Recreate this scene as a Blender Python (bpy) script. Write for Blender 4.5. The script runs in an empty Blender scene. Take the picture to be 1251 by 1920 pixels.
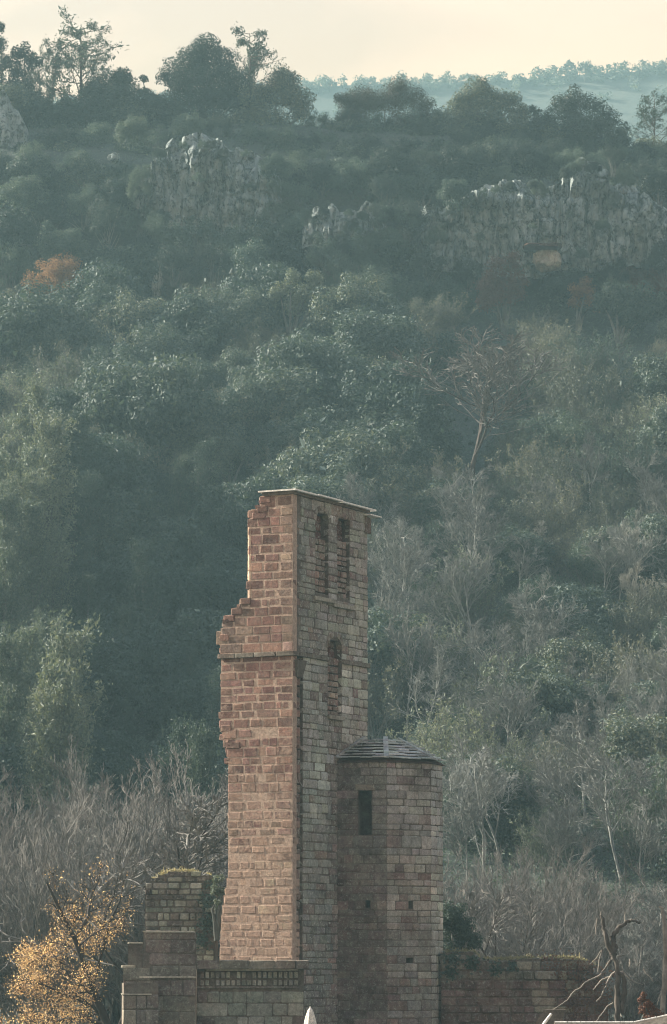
import bpy, bmesh, math, random
import numpy as np
from mathutils import Vector, Matrix

C = bpy.context.scene.collection
SC = bpy.context.scene
R = math.radians
rng = np.random.default_rng(11)
random.seed(5)

# ------------------------------------------------------------------ camera, sky, sun, exposure
FPX, W, H = 6400.0, 1251.0, 1920.0
PITCH = math.atan(840.0 / FPX)
cam = bpy.data.cameras.new('camera')
cam.sensor_fit = 'VERTICAL'; cam.sensor_height = 36; cam.lens = FPX / H * 36
cam.clip_start = 0.5; cam.clip_end = 12000
camo = bpy.data.objects.new('camera', cam); C.objects.link(camo)
camo.location = (0, 0, 0); camo.rotation_euler = (math.pi / 2 + PITCH, 0, 0)
SC.camera = camo

SUN_EL, SUN_BACK = R(27), R(22)        # elevation; how far behind the picture plane, from the left
sdir = Vector((-math.cos(SUN_EL) * math.cos(SUN_BACK), math.cos(SUN_EL) * math.sin(SUN_BACK), math.sin(SUN_EL)))
w = bpy.data.worlds.new('World'); SC.world = w; w.use_nodes = True
nt = w.node_tree
sky = nt.nodes.new('ShaderNodeTexSky'); sky.sky_type = 'NISHITA'; sky.sun_disc = False
sky.sun_elevation = SUN_EL; sky.sun_rotation = math.atan2(sdir.x, sdir.y)
sky.air_density = 1.0; sky.dust_density = 4.0; sky.ozone_density = 1.0
# a thin warm cloud veil over the whole sky
tc = nt.nodes.new('ShaderNodeTexCoord')
mp = nt.nodes.new('ShaderNodeMapping'); mp.inputs['Scale'].default_value = (4, 4, 11); mp.inputs['Rotation'].default_value = (0, R(12), 0)
nz = nt.nodes.new('ShaderNodeTexNoise'); nz.inputs['Scale'].default_value = 2.2; nz.inputs['Detail'].default_value = 6; nz.inputs['Distortion'].default_value = .6
cr = nt.nodes.new('ShaderNodeValToRGB')     # cloud colours, thin to thick
cr.color_ramp.elements[0].position = .42; cr.color_ramp.elements[0].color = (.30, .185, .098, 1)
cr.color_ramp.elements[1].position = .6; cr.color_ramp.elements[1].color = (.385, .238, .13, 1)
sx = nt.nodes.new('ShaderNodeSeparateXYZ')
rp = nt.nodes.new('ShaderNodeValToRGB')     # the veil is thickest low in the sky, all the way round
rp.color_ramp.elements[0].position = .24; rp.color_ramp.elements[0].color = (.93, .93, .93, 1)
rp.color_ramp.elements[1].position = .5; rp.color_ramp.elements[1].color = (.10, .10, .10, 1)
up = nt.nodes.new('ShaderNodeMix'); up.data_type = 'RGBA'; up.blend_type = 'MULTIPLY'; up.inputs['Factor'].default_value = 1
up.inputs['B'].default_value = (10, 10, 10, 1)
mx = nt.nodes.new('ShaderNodeMix'); mx.data_type = 'RGBA'
nt.links.new(tc.outputs['Generated'], mp.inputs['Vector']); nt.links.new(mp.outputs['Vector'], nz.inputs['Vector'])
nt.links.new(nz.outputs['Fac'], cr.inputs['Fac']); nt.links.new(cr.outputs['Color'], up.inputs['A']); nt.links.new(up.outputs['Result'], mx.inputs['B'])
nt.links.new(tc.outputs['Generated'], sx.inputs[0]); nt.links.new(sx.outputs['Z'], rp.inputs['Fac'])
nt.links.new(rp.outputs['Color'], mx.inputs['Factor'])
nt.links.new(sky.outputs['Color'], mx.inputs['A'])
nt.links.new(mx.outputs['Result'], nt.nodes['Background'].inputs['Color'])
nt.nodes['Background'].inputs['Strength'].default_value = 0.1

sun = bpy.data.lights.new('sun', 'SUN'); sun.energy = 5.0; sun.angle = R(.6); sun.color = (1, .92, .78)
suno = bpy.data.objects.new('sun', sun); C.objects.link(suno)
suno.rotation_euler = sdir.to_track_quat('Z', 'Y').to_euler(); suno.location = (-60, 40, 60)

vs = SC.view_settings
vs.view_transform = 'Standard'; vs.look = 'None'; vs.gamma = 1; vs.use_curve_mapping = False
vs.exposure = 1.65
HAZE = .00034
cy = SC.cycles
cy.max_bounces = 5; cy.diffuse_bounces = 3; cy.glossy_bounces = 2; cy.transmission_bounces = 3
cy.volume_bounces = 0; cy.transparent_max_bounces = 6
cy.sample_clamp_indirect = 6
cy.use_denoising = True; cy.filter_width = 1.0; cy.use_adaptive_sampling = False

# ------------------------------------------------------------------ helpers: camera geometry
CT, ST = math.cos(PITCH), math.sin(PITCH)
def ray(px, py):
    a, b = (px - 625.5) / FPX, (960 - py) / FPX
    return np.array((a, CT - b * ST, ST + b * CT))
def P(px, py, d):
    r = ray(px, py); return r * (d / r[1])
def proj(p):
    f = p[1] * CT + p[2] * ST; u = -p[1] * ST + p[2] * CT
    return 625.5 + FPX * p[0] / f, 960 - FPX * u / f
def pxm(d): return FPX / d * 0.99

# ------------------------------------------------------------------ helpers: materials
def lin(r, g, b):
    f = lambda c: (c / 255 / 12.92) if c / 255 < .04045 else ((c / 255 + .055) / 1.055) ** 2.4
    return (f(r), f(g), f(b), 1)
def newmat(name):
    m = bpy.data.materials.new(name); m.use_nodes = True
    return m, m.node_tree, m.node_tree.nodes['Principled BSDF']
def mixc(t, fac, a, b, mode='MIX'):
    n = t.nodes.new('ShaderNodeMix'); n.data_type = 'RGBA'; n.blend_type = mode
    for k, v in (('Factor', fac), ('A', a), ('B', b)):
        s = n.inputs[k]
        if isinstance(v, bpy.types.NodeSocket): t.links.new(v, s)
        else: s.default_value = v
    return n.outputs['Result']
def noise(t, scale, detail=4, vec=None, rough=.6, out='Fac'):
    n = t.nodes.new('ShaderNodeTexNoise'); n.inputs['Scale'].default_value = scale
    n.inputs['Detail'].default_value = detail; n.inputs['Roughness'].default_value = rough
    if vec is not None: t.links.new(vec, n.inputs['Vector'])
    return n.outputs[out]
def ramp(t, fac, stops):
    n = t.nodes.new('ShaderNodeValToRGB'); e = n.color_ramp.elements
    while len(e) < len(stops): e.new(.5)
    for k, (p, c) in enumerate(stops):
        e[k].position = p; e[k].color = c if len(c) == 4 else (*c, 1)
    t.links.new(fac, n.inputs['Fac']); return n.outputs['Color']
def bump(t, height, strength, dist, bsdf):
    n = t.nodes.new('ShaderNodeBump'); n.inputs['Strength'].default_value = strength; n.inputs['Distance'].default_value = dist
    t.links.new(height, n.inputs['Height']); t.links.new(n.outputs['Normal'], bsdf.inputs['Normal'])
def worldpos(t):
    return t.nodes.new('ShaderNodeNewGeometry').outputs['Position']

def stone_mat(name, src, lichen=(.30, .29, .23), amount=.35, streak=.3, speck=0, smear=False, broad=True):
    """src: 'object' = each stone's own colour, 'col' = colour attribute, or a fixed colour"""
    m, t, b = newmat(name)
    pos = worldpos(t)
    if src == 'object': col = t.nodes.new('ShaderNodeObjectInfo').outputs['Color']
    elif src == 'col':
        a = t.nodes.new('ShaderNodeAttribute'); a.attribute_name = 'col'; col = a.outputs['Color']
    else:
        r = t.nodes.new('ShaderNodeRGB'); r.outputs[0].default_value = (*src, 1); col = r.outputs[0]
    n1 = noise(t, 2.3, 6, pos, .7); n2 = noise(t, 9, 6, pos, .75); n3 = noise(t, 34, 4, pos, .7)
    g = ramp(t, n2, [(.25, (.5, .5, .5)), (.5, (.95, .95, .95)), (.78, (1.5, 1.46, 1.4))])
    col = mixc(t, 1.0, col, g, 'MULTIPLY')
    g3 = ramp(t, n3, [(.3, (.7, .7, .7)), (.7, (1.3, 1.3, 1.3))])
    col = mixc(t, 1.0, col, g3, 'MULTIPLY')
    if broad:
        col = mixc(t, 1.0, col, ramp(t, noise(t, .75, 5, pos, .65), [(.3, (.55, .52, .5)), (.5, (1, 1, 1)), (.7, (1.4, 1.4, 1.36))]), 'MULTIPLY')
        col = mixc(t, ramp(t, noise(t, .42, 6, pos, .7), [(.52, (0, 0, 0)), (.62, (.32,) * 3)]), col, mixc(t, 1.0, (.20, .115, .09, 1), g, 'MULTIPLY'))
    # lichen and lime blotches of their own shape
    lf = ramp(t, n1, [(.48, (0, 0, 0)), (.66, (amount,) * 3)])
    col = mixc(t, lf, col, (*lichen, 1))
    # old water stains running down
    mpn = t.nodes.new('ShaderNodeMapping'); mpn.inputs['Scale'].default_value = (3.2, 3.2, .35); t.links.new(pos, mpn.inputs['Vector'])
    sf = ramp(t, noise(t, 1.6, 5, mpn.outputs['Vector'], .65), [(.5, (0, 0, 0)), (.72, (streak,) * 3)])
    col = mixc(t, sf, col, (.07, .05, .045, 1))
    if smear:
        # lime render still clinging to the lower part of the broken face
        sp_ = t.nodes.new('ShaderNodeSeparateXYZ'); t.links.new(pos, sp_.inputs[0])
        mr = t.nodes.new('ShaderNodeMapRange'); mr.inputs[1].default_value = -1; mr.inputs[2].default_value = 10.5; mr.inputs[3].default_value = .17; mr.inputs[4].default_value = -.08
        t.links.new(sp_.outputs['Z'], mr.inputs[0])
        ad = t.nodes.new('ShaderNodeMath'); ad.operation = 'ADD'; t.links.new(mr.outputs[0], ad.inputs[0]); t.links.new(noise(t, 1.3, 7, pos, .72), ad.inputs[1])
        col = mixc(t, ramp(t, ad.outputs[0], [(.53, (0, 0, 0)), (.61, (.88,) * 3)]), col, mixc(t, 1.0, (.36, .25, .19, 1), g, 'MULTIPLY'))
    if speck:
        sp = ramp(t, noise(t, 8.5, 7, pos, .82), [(.53, (0, 0, 0)), (.63, (speck,) * 3)])
        col = mixc(t, sp, col, (.47, .46, .39, 1))
        dk = ramp(t, noise(t, 7, 6, pos, .8), [(.36, (.5 * speck,) * 3), (.45, (0, 0, 0))])
        col = mixc(t, dk, col, (.045, .04, .035, 1))
    t.links.new(col, b.inputs['Base Color']); b.inputs['Roughness'].default_value = .95
    b.inputs['Specular IOR Level'].default_value = .15
    bump(t, n2, .8, .035, b)
    return m

def leaf_mat(name, stops, transl=.22, obj_var=.5):
    m, t, b = newmat(name)
    a = t.nodes.new('ShaderNodeAttribute'); a.attribute_name = 'rnd'
    oi = t.nodes.new('ShaderNodeObjectInfo')
    ad = t.nodes.new('ShaderNodeMath'); ad.operation = 'MULTIPLY_ADD'
    t.links.new(oi.outputs['Random'], ad.inputs[0]); ad.inputs[1].default_value = obj_var
    sc = t.nodes.new('ShaderNodeMath'); sc.operation = 'MULTIPLY'; sc.inputs[1].default_value = 1 - obj_var
    t.links.new(a.outputs['Fac'], sc.inputs[0]); t.links.new(sc.outputs[0], ad.inputs[2])
    col = ramp(t, ad.outputs[0], stops)
    b.inputs['Roughness'].default_value = .6; b.inputs['Specular IOR Level'].default_value = .25
    t.links.new(col, b.inputs['Base Color'])
    tr = t.nodes.new('ShaderNodeBsdfTranslucent'); t.links.new(mixc(t, 1.0, col, (1.25, 1.15, .7, 1), 'MULTIPLY'), tr.inputs['Color'])
    ms = t.nodes.new('ShaderNodeMixShader'); ms.inputs[0].default_value = transl
    t.links.new(b.outputs[0], ms.inputs[1]); t.links.new(tr.outputs[0], ms.inputs[2])
    t.links.new(ms.outputs[0], t.nodes['Material Output'].inputs['Surface'])
    return m
def bark_mat(name, c1, c2):
    m, t, b = newmat(name)
    pos = worldpos(t)
    oi = t.nodes.new('ShaderNodeObjectInfo')
    col = ramp(t, noise(t, 2.5, 5, pos), [(.3, c1), (.7, c2)])
    v = ramp(t, oi.outputs['Random'], [(0, (.75, .75, .75)), (1, (1.25, 1.25, 1.25))])
    t.links.new(mixc(t, 1.0, col, v, 'MULTIPLY'), b.inputs['Base Color']); b.inputs['Roughness'].default_value = .85
    b.inputs['Specular IOR Level'].default_value = .2
    return m

M = {}
M['stone'] = stone_mat('weathered_stone', 'object', streak=.4, speck=.42)
M['redstone'] = stone_mat('red_sandstone', 'object', lichen=(.40, .30, .22), amount=.28, streak=.25, smear=True, speck=.15)
M['masonry'] = stone_mat('lichened_masonry', 'col', amount=.5, streak=.25, speck=.9)
M['mortar'] = stone_mat('lime_mortar', (.42, .305, .235), amount=.15, streak=.1, broad=False)
M['greymortar'] = stone_mat('grey_mortar', (.12, .10, .082), amount=.3, streak=.4)
M['darkshade'] = stone_mat('dark_shade', (.09, .055, .045), amount=0)  # dark colour deepens the shade behind the window and under the slates
M['slate'] = stone_mat('stone_slate', 'object', lichen=(.33, .34, .31), amount=.3, streak=.1)
M['whitesheet'] = stone_mat('white_and_lit_edge', (.86, .82, .74), amount=0, streak=0, broad=False)  # white colour, also standing in for the lit metal edge of the capping
M['rock'] = None
M['ilex'] = leaf_mat('ilex_leaves', [(0, (.024, .045, .042)), (.45, (.058, .088, .077)), (.8, (.108, .136, .108)), (1, (.19, .20, .145))])
M['darkgreen'] = leaf_mat('dark_leaves', [(0, (.022, .042, .037)), (.6, (.046, .074, .062)), (1, (.085, .112, .086))])
M['crest'] = leaf_mat('crest_leaves', [(0, (.012, .025, .023)), (.6, (.027, .045, .039)), (1, (.052, .07, .053))])
M['grey'] = leaf_mat('grey_scrub_leaves', [(0, (.05, .066, .055)), (.5, (.093, .108, .088)), (1, (.175, .18, .138))])
M['pale'] = leaf_mat('pale_green_leaves', [(0, (.06, .092, .078)), (.5, (.12, .152, .12)), (1, (.23, .25, .18))])
M['teal'] = leaf_mat('slope_scrub_leaves', [(0, (.036, .066, .058)), (.5, (.07, .106, .088)), (1, (.12, .155, .12))])
M['rust'] = leaf_mat('rust_leaves', [(0, (.13, .075, .05)), (.5, (.235, .13, .08)), (1, (.36, .235, .14))], .4)
M['russet'] = leaf_mat('russet_leaves', [(0, (.085, .055, .048)), (.5, (.14, .08, .066)), (1, (.19, .12, .09))], .3)
M['umber'] = leaf_mat('umber_leaves', [(0, (.03, .034, .028)), (.5, (.05, .05, .038)), (1, (.09, .08, .058))], .25)
M['orange'] = leaf_mat('dry_orange_leaves', [(0, (.10, .07, .05)), (.35, (.27, .175, .115)), (.7, (.58, .40, .25)), (1, (.84, .70, .52))], .5, .1)
M['brown'] = leaf_mat('withered_leaves', [(0, (.07, .022, .01)), (1, (.17, .06, .025))], .2)
M['grass'] = leaf_mat('dry_grass', [(0, (.09, .095, .055)), (.5, (.22, .205, .14)), (1, (.45, .40, .30))], .4)
M['bark'] = bark_mat('grey_bark', (.075, .08, .072), (.15, .155, .138))
M['palebark'] = bark_mat('pale_bark', (.20, .20, .17), (.38, .37, .32))
M['limb'] = bark_mat('grey_limbs', (.12, .126, .117), (.30, .305, .28))
M['twig'] = bark_mat('grey_twigs', (.098, .105, .099), (.235, .242, .223))
M['darkbark'] = bark_mat('dark_bark', (.035, .028, .024), (.08, .06, .05))
M['thicket'] = bark_mat('thicket_twigs', (.08, .076, .07), (.225, .213, .193))
M['deadtrunk'] = bark_mat('dark_deadwood', (.032, .026, .023), (.12, .10, .083))
M['deadwood'] = bark_mat('weathered_deadwood', (.12, .10, .085), (.36, .32, .27))

# ------------------------------------------------------------------ helpers: objects
def tag(o, label=None, cat=None, group=None, kind=None):
    for k, v in (('label', label), ('category', cat), ('group', group), ('kind', kind)):
        if v: o[k] = v
    return o
def mesh_np(name, v, f, mat, rnd=None, col=None, smooth=False):
    """v (N,3), f (M,k) or list of such arrays"""
    v = np.asarray(v, dtype=np.float32)
    fs = f if isinstance(f, list) else [f]
    fs = [np.asarray(x, dtype=np.int32) for x in fs if len(x)]
    me = bpy.data.meshes.new(name)
    me.vertices.add(len(v)); me.vertices.foreach_set('co', v.ravel())
    loops = np.concatenate([x.ravel() for x in fs]); me.loops.add(len(loops)); me.loops.foreach_set('vertex_index', loops)
    tot = np.concatenate([np.full(len(x), x.shape[1], dtype=np.int32) for x in fs])
    start = np.concatenate(([0], np.cumsum(tot)[:-1])).astype(np.int32)
    me.polygons.add(len(tot)); me.polygons.foreach_set('loop_start', start)
    try: me.polygons.foreach_set('loop_total', tot)
    except Exception: pass
    me.update(calc_edges=True)
    if rnd is not None:
        a = me.attributes.new('rnd', 'FLOAT', 'FACE'); a.data.foreach_set('value', np.asarray(rnd, dtype=np.float32))
    if col is not None:
        a = me.attributes.new('col', 'FLOAT_COLOR', 'FACE') if False else me.attributes.new('col', 'FLOAT_VECTOR', 'FACE')
        a.data.foreach_set('vector', np.asarray(col, dtype=np.float32).ravel())
    me.polygons.foreach_set('use_smooth', np.full(len(tot), bool(smooth)))
    if mat: me.materials.append(mat)
    me.validate()
    return me
def link(name, me, parent=None, loc=None):
    o = bpy.data.objects.new(name, me); C.objects.link(o)
    if parent: o.parent = parent
    if loc is not None: o.location = loc
    return o
def empty(name, loc, label, cat, group=None):
    o = bpy.data.objects.new(name, None); C.objects.link(o); o.location = loc; o.empty_display_size = .3
    return tag(o, label, cat, group)

class Box:
    """collects oriented boxes into one mesh"""
    Q = np.array([(0, 3, 2, 1), (4, 5, 6, 7), (0, 1, 5, 4), (1, 2, 6, 5), (2, 3, 7, 6), (3, 0, 4, 7)])
    U = np.array([(0, 0, 0), (1, 0, 0), (1, 1, 0), (0, 1, 0), (0, 0, 1), (1, 0, 1), (1, 1, 1), (0, 1, 1)], float)
    def __init__(s): s.v, s.f, s.n = [], [], 0
    def add(s, fr, a0, a1, b0, b1, c0, c1):
        p = s.U * (a1 - a0, b1 - b0, c1 - c0) + (a0, b0, c0)
        s.v.append(fr.w(p)); s.f.append(s.Q + s.n); s.n += 8
    def hexa(s, eight):
        s.v.append(np.asarray(eight, float)); s.f.append(s.Q + s.n); s.n += 8
    def build(s, name, mat, parent=None):
        v = np.concatenate(s.v)
        if parent: v = v - np.array(parent.location)
        return link(name, mesh_np(name, v, np.concatenate(s.f), mat), parent)

class Frame:
    """wall frame: a along the wall to the right, b into the wall, c up (world z)"""
    def __init__(s, O, ang):
        s.O = np.array(O, float); s.ang = ang
        s.a = np.array((math.cos(ang), math.sin(ang), 0)); s.b = np.array((-math.sin(ang), math.cos(ang), 0))
    def w(s, p):
        p = np.asarray(p, float).reshape(-1, 3)
        return s.O + p[:, :1] * s.a + p[:, 1:2] * s.b + p[:, 2:] * np.array((0, 0, 1.))
    def hit(s, px, py):
        r = ray(px, py); t = np.dot(s.O, s.b) / np.dot(r, s.b); p = r * t - s.O
        return float(np.dot(p, s.a)), float(p[2])       # (a, c)

# rough block shapes that all stones share
def block_variants(n, bev, jit, subdiv=False):
    out = []
    for k in range(n):
        bm = bmesh.new(); bmesh.ops.create_cube(bm, size=1)
        bmesh.ops.bevel(bm, geom=bm.edges[:], offset=bev, segments=1, affect='EDGES', profile=.5)
        for v in bm.verts:
            v.co += Vector((random.uniform(-jit, jit), random.uniform(-jit, jit) * .6, random.uniform(-jit, jit)))
        me = bpy.data.meshes.new('block'); bm.to_mesh(me); bm.free(); out.append(me)
    return out
BLK = {}
def blocks(kind, mat):
    key = (kind, mat)
    if key not in BLK:
        L = block_variants(8, *{'ashlar': (.045, .02), 'rubble': (.11, .045), 'slab': (.06, .03)}[kind])
        for me in L: me.materials.append(M[mat])
        BLK[key] = L
    return BLK[key]
def put_block(name, kind, mat, parent, fr, a0, a1, b0, b1, c0, c1, col, tilt=0):
    o = bpy.data.objects.new(name, random.choice(blocks(kind, mat))); C.objects.link(o); o.parent = parent
    p = fr.w([((a0 + a1) / 2, (b0 + b1) / 2, (c0 + c1) / 2)])[0] - np.array(parent_loc(parent))
    o.location = p; o.rotation_euler = (0, tilt, fr.ang); o.scale = (a1 - a0, b1 - b0, c1 - c0)
    o.color = (*col, 1); return o
def parent_loc(p):
    l = np.array(p.location)
    while p.parent: p = p.parent; l = l + np.array(p.location)
    return l
class Joined:
    """many blocks in one mesh (kind stuff), each with a colour of its own"""
    def __init__(s, kind): s.kind, s.v, s.f4, s.f3, s.c4, s.c3, s.n = kind, [], [], [], [], [], 0
    def add(s, fr, a0, a1, b0, b1, c0, c1, col):
        me = random.choice(blocks(s.kind, 'masonry'))
        if not hasattr(s, 'cache'): s.cache = {}
        if me.name not in s.cache:
            v = np.array([x.co[:] for x in me.vertices])
            q = [tuple(p.vertices) for p in me.polygons if len(p.vertices) == 4]; t = [tuple(p.vertices) for p in me.polygons if len(p.vertices) == 3]
            s.cache[me.name] = v, np.array(q), np.array(t)
        v, q, t = s.cache[me.name]
        s.v.append(fr.w(v * (a1 - a0, b1 - b0, c1 - c0) + ((a0 + a1) / 2, (b0 + b1) / 2, (c0 + c1) / 2)))
        s.f4.append(q + s.n); s.f3.append(t + s.n); s.n += len(v)
        s.c4.append(np.tile(col, (len(q), 1))); s.c3.append(np.tile(col, (len(t), 1)))
    def build(s, name, parent):
        v = np.concatenate(s.v) - parent_loc(parent)
        me = mesh_np(name, v, [np.concatenate(s.f4), np.concatenate(s.f3)], M['masonry'], col=np.concatenate(s.c4 + s.c3))
        return tag(link(name, me, parent), kind='stuff')

# ------------------------------------------------------------------ helpers: plants
def unit(v): return v / np.maximum(np.linalg.norm(v, axis=-1, keepdims=True), 1e-9)
def tubes(P_, Rd, sides):
    """P_ (B,k,3) polylines, Rd (B,k) radii -> verts, quads"""
    B, k, _ = P_.shape
    T = unit(np.gradient(P_, axis=1))
    ref = np.where(np.abs(T[..., 2:3]) > .9, np.array((1., 0, 0)), np.array((0, 0, 1.)))
    U = unit(np.cross(T, ref)); V = np.cross(T, U)
    an = np.arange(sides) * 2 * math.pi / sides
    ring = P_[:, :, None] + Rd[:, :, None, None] * (np.cos(an)[None, None, :, None] * U[:, :, None] + np.sin(an)[None, None, :, None] * V[:, :, None])
    v = ring.reshape(-1, 3)
    i = np.arange(B)[:, None, None] * k * sides; j = np.arange(k - 1)[None, :, None] * sides; s = np.arange(sides)[None, None, :]
    s2 = (s + 1) % sides
    a = i + j + s; b = i + j + s2
    q = np.stack([a, b, b + sides, a + sides], -1).reshape(-1, 4)
    return v, q
def grow(g, p0, d0, L, r0, k, wob, trop, taper=.25):
    B = len(p0); pts = np.zeros((B, k, 3)); pts[:, 0] = p0; d = unit(d0.copy())
    st = (L / (k - 1))[:, None]
    for i in range(1, k):
        d = unit(d + g.normal(0, wob, (B, 3)) + np.array(trop) / (k - 1))
        pts[:, i] = pts[:, i - 1] + d * st
    rad = r0[:, None] * np.linspace(1, taper, k)[None]
    return pts, rad
def sprout(g, pts, rad, n, t0, t1, ang, lf, L, rf, rmin=.004):
    B, k, _ = pts.shape
    t = np.clip((np.arange(n)[None] + g.uniform(0, 1, (B, n))) / n, 0, 1) * (t1 - t0) + t0
    f = t * (k - 1); i = np.minimum(f.astype(int), k - 2); fr = (f - i)[..., None]
    bi = np.arange(B)[:, None]
    p = pts[bi, i] * (1 - fr) + pts[bi, i + 1] * fr
    T = unit(pts[bi, i + 1] - pts[bi, i])
    r = rad[bi, i] * (1 - fr[..., 0]) + rad[bi, i + 1] * fr[..., 0]
    perp = unit(np.cross(T, g.normal(0, 1, (B, n, 3))))
    an = np.radians(g.normal(ang, ang * .25, (B, n)))[..., None]
    d = T * np.cos(an) + perp * np.sin(an)
    Ln = L[:, None] * lf * (1.25 - .75 * t) * g.uniform(.7, 1.3, (B, n))
    return p.reshape(-1, 3), d.reshape(-1, 3), Ln.ravel(), np.maximum(r * rf, rmin).ravel()
def cat_tubes(parts):
    v, f, n = [], [], 0
    for vv, q in parts: v.append(vv); f.append(q + n); n += len(vv)
    return np.concatenate(v), np.concatenate(f)
def leaves(g, c, nrm, size, asp=.55, bend=.15, sv=.24):
    """leaf blades (two bent quads would cost double: one four-cornered blade each)"""
    n = len(c)
    nrm = unit(nrm + g.normal(0, .55, (n, 3)))
    t = unit(np.cross(nrm, g.normal(0, 1, (n, 3)))); b = np.cross(nrm, t)
    s = (size * np.exp(g.normal(0, sv, n)))[:, None]
    v = np.stack([c - t * s, c + b * s * asp + nrm * s * bend, c + t * s, c - b * s * asp + nrm * s * bend], 1).reshape(-1, 3)
    return v, np.arange(n * 4).reshape(-1, 4)
def sph(g, n): return unit(g.normal(0, 1, (n, 3)))
def crown_cloud(g, lobes, per_area, size, shell=.22, low=-.5, asp=.55):
    """lobes (n,4): x y z r -> leaf faces over every lobe's shell"""
    cs, ns = [], []
    for x, y, z, r in lobes:
        n = max(12, int(per_area * r * r * 12.6))
        d = sph(g, int(n * 1.35)); d = d[d[:, 2] > low][:n]
        rr = r * (1 - np.abs(g.normal(0, shell, len(d))))
        # knobbly: finer bumps on each lobe
        rr *= 1 + .13 * np.sin(d[:, 0] * 7 + x * 3) * np.sin(d[:, 1] * 6 + y * 2) + .1 * np.sin(d[:, 2] * 9 + z)
        cs.append(np.array((x, y, z)) + d * rr[:, None]); ns.append(d + np.array((0, 0, .35)))
    c = np.concatenate(cs); nn = np.concatenate(ns)
    v, f = leaves(g, c, nn, size, asp)
    return v, f, g.uniform(0, 1, len(f))
# ------------------------------------------------------------------ masonry helpers
def jit_col(c, v=.16, hue=.05):
    k = random.lognormvariate(0, v)
    return tuple(max(.01, x * k * (1 + random.uniform(-hue, hue))) for x in c)
def make_courses(z0, z1, lo, hi):
    out, z = [], z0
    while z < z1 - lo * .6:
        h = random.uniform(lo, hi)
        if z + h > z1 - lo * .5: h = z1 - z
        out.append((z, z + h)); z += h
    return out
def lay(courses, L, Rr, sw, joint, fn, holes=()):
    """walk every course, calling fn(a0,a1,c0,c1,first,last) for each stone clear of the holes"""
    for c0, c1 in courses:
        cm = (c0 + c1) / 2
        l, r = L(cm), Rr(cm)
        cuts = sorted([(h[0], h[1]) for h in holes if h[2] < cm < h[3]])
        spans, a = [], l
        for h0, h1 in cuts:
            if h0 > a: spans.append((a, min(h0, r)))
            a = max(a, h1)
        if a < r: spans.append((a, r))
        for s0, s1 in spans:
            if s1 - s0 < .05: continue
            n = max(1, round((s1 - s0) / random.uniform(*sw)))
            wts = [random.uniform(.6, 1.5) for _ in range(n)]; tot = sum(wts); a = s0
            for k in range(n):
                wd = (s1 - s0) * wts[k] / tot
                fn(a + joint / 2, a + wd - joint / 2, c0 + joint / 2, c1 - joint / 2, k == 0 and s0 == l, k == n - 1 and s1 == r)
                a += wd
def interp(tab):
    xs = [t[0] for t in tab]; ys = [t[1] for t in tab]
    return lambda x: float(np.interp(x, xs, ys))

# ------------------------------------------------------------------ the ruined tower
O = P(549, 1500, 112); O[2] = 0
FL = Frame(O, R(-27)); FRt = Frame(O, R(63))
tower = empty('ruined_tower', (O[0], O[1], -4), 'tall broken red sandstone tower with a slabbed top and a stair turret at its side', 'tower')
WID = FRt.hit(690, 1150)[0]
EDGE = [(917, 507), (928, 505), (930, 489), (946, 487), (948, 482), (960, 481), (962, 470), (975, 470), (985, 466), (1122, 467), (1124, 452), (1135, 447),
        (1150, 432), (1157, 419), (1180, 417), (1190, 410), (1212, 411), (1220, 414), (1360, 413), (1364, 418), (1385, 421), (1397, 427), (1420, 428), (1640, 427),
        (1680, 420), (1710, 415), (1790, 411), (1920, 411)]
et = sorted((FL.hit(x, y)[1], FL.hit(x, y)[0]) for y, x in EDGE)
Ledge = interp(et)
ZT = FL.hit(549, 926)[1]; ZS = FL.hit(549, 1228)[1]; ZB = FL.hit(549, 1797)[1]
courses_low = make_courses(-4, ZS, .24, .33); courses_up = make_courses(ZS + .13, ZT, .25, .35)
zF = lambda px, py: FRt.hit(px, py)[1]; aF = lambda px, py=1150: FRt.hit(px, py)[0]
def rect(px0, px1, py0, py1):
    m = (px0 + px1) / 2; return (aF(px0), aF(px1), zF(m, py1), zF(m, py0))
lan1, lan2 = rect(592, 616, 958, 1121), rect(633, 656, 963, 1124)
niche = rect(615, 641, 1195, 1343); panel = (lan1[0], lan2[1], lan1[2], lan1[3])
chase = (.1, .72, ZB - .2, ZS - .05)
FH = [lan1, lan2, niche, chase]
core = Box(); redm = Box()
holesL = [(FL.hit(x, y)[0], FL.hit(x, y)[1]) for x, y in ((489, 1466), (486, 1487), (508, 1362), (497, 1470))]
for c0, c1 in courses_low + [(ZS, ZS + .13)] + courses_up:
    cm = (c0 + c1) / 2; l = Ledge(cm) + (.0 if cm > ZB else 0)
    core.add(FL, l + .05, -.35, .28, WID - .05, c0, c1)
    # the lime mortar the broken section stands in
    redm.add(FL, l + .015, -.004, -.002, .28, c0, c1)
    # the right-hand wall, open where windows, the niche and the chase are
    cuts = sorted((h[0], h[1]) for h in FH if h[2] < cm < h[3]); a = .28
    for h0, h1 in cuts + [(WID - .02, WID)]:
        if h0 > a: core.add(FL, -.35, -.012, a, h0, c0, c1)
        a = max(a, h1)
wall = core.build('wall', M['greymortar'], tower)
mort = redm.build('mortar_bed', M['mortar'], tower)
RED = (.225, .128, .102); REDD = (.15, .08, .065); BUFF = (.325, .226, .172)
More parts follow.
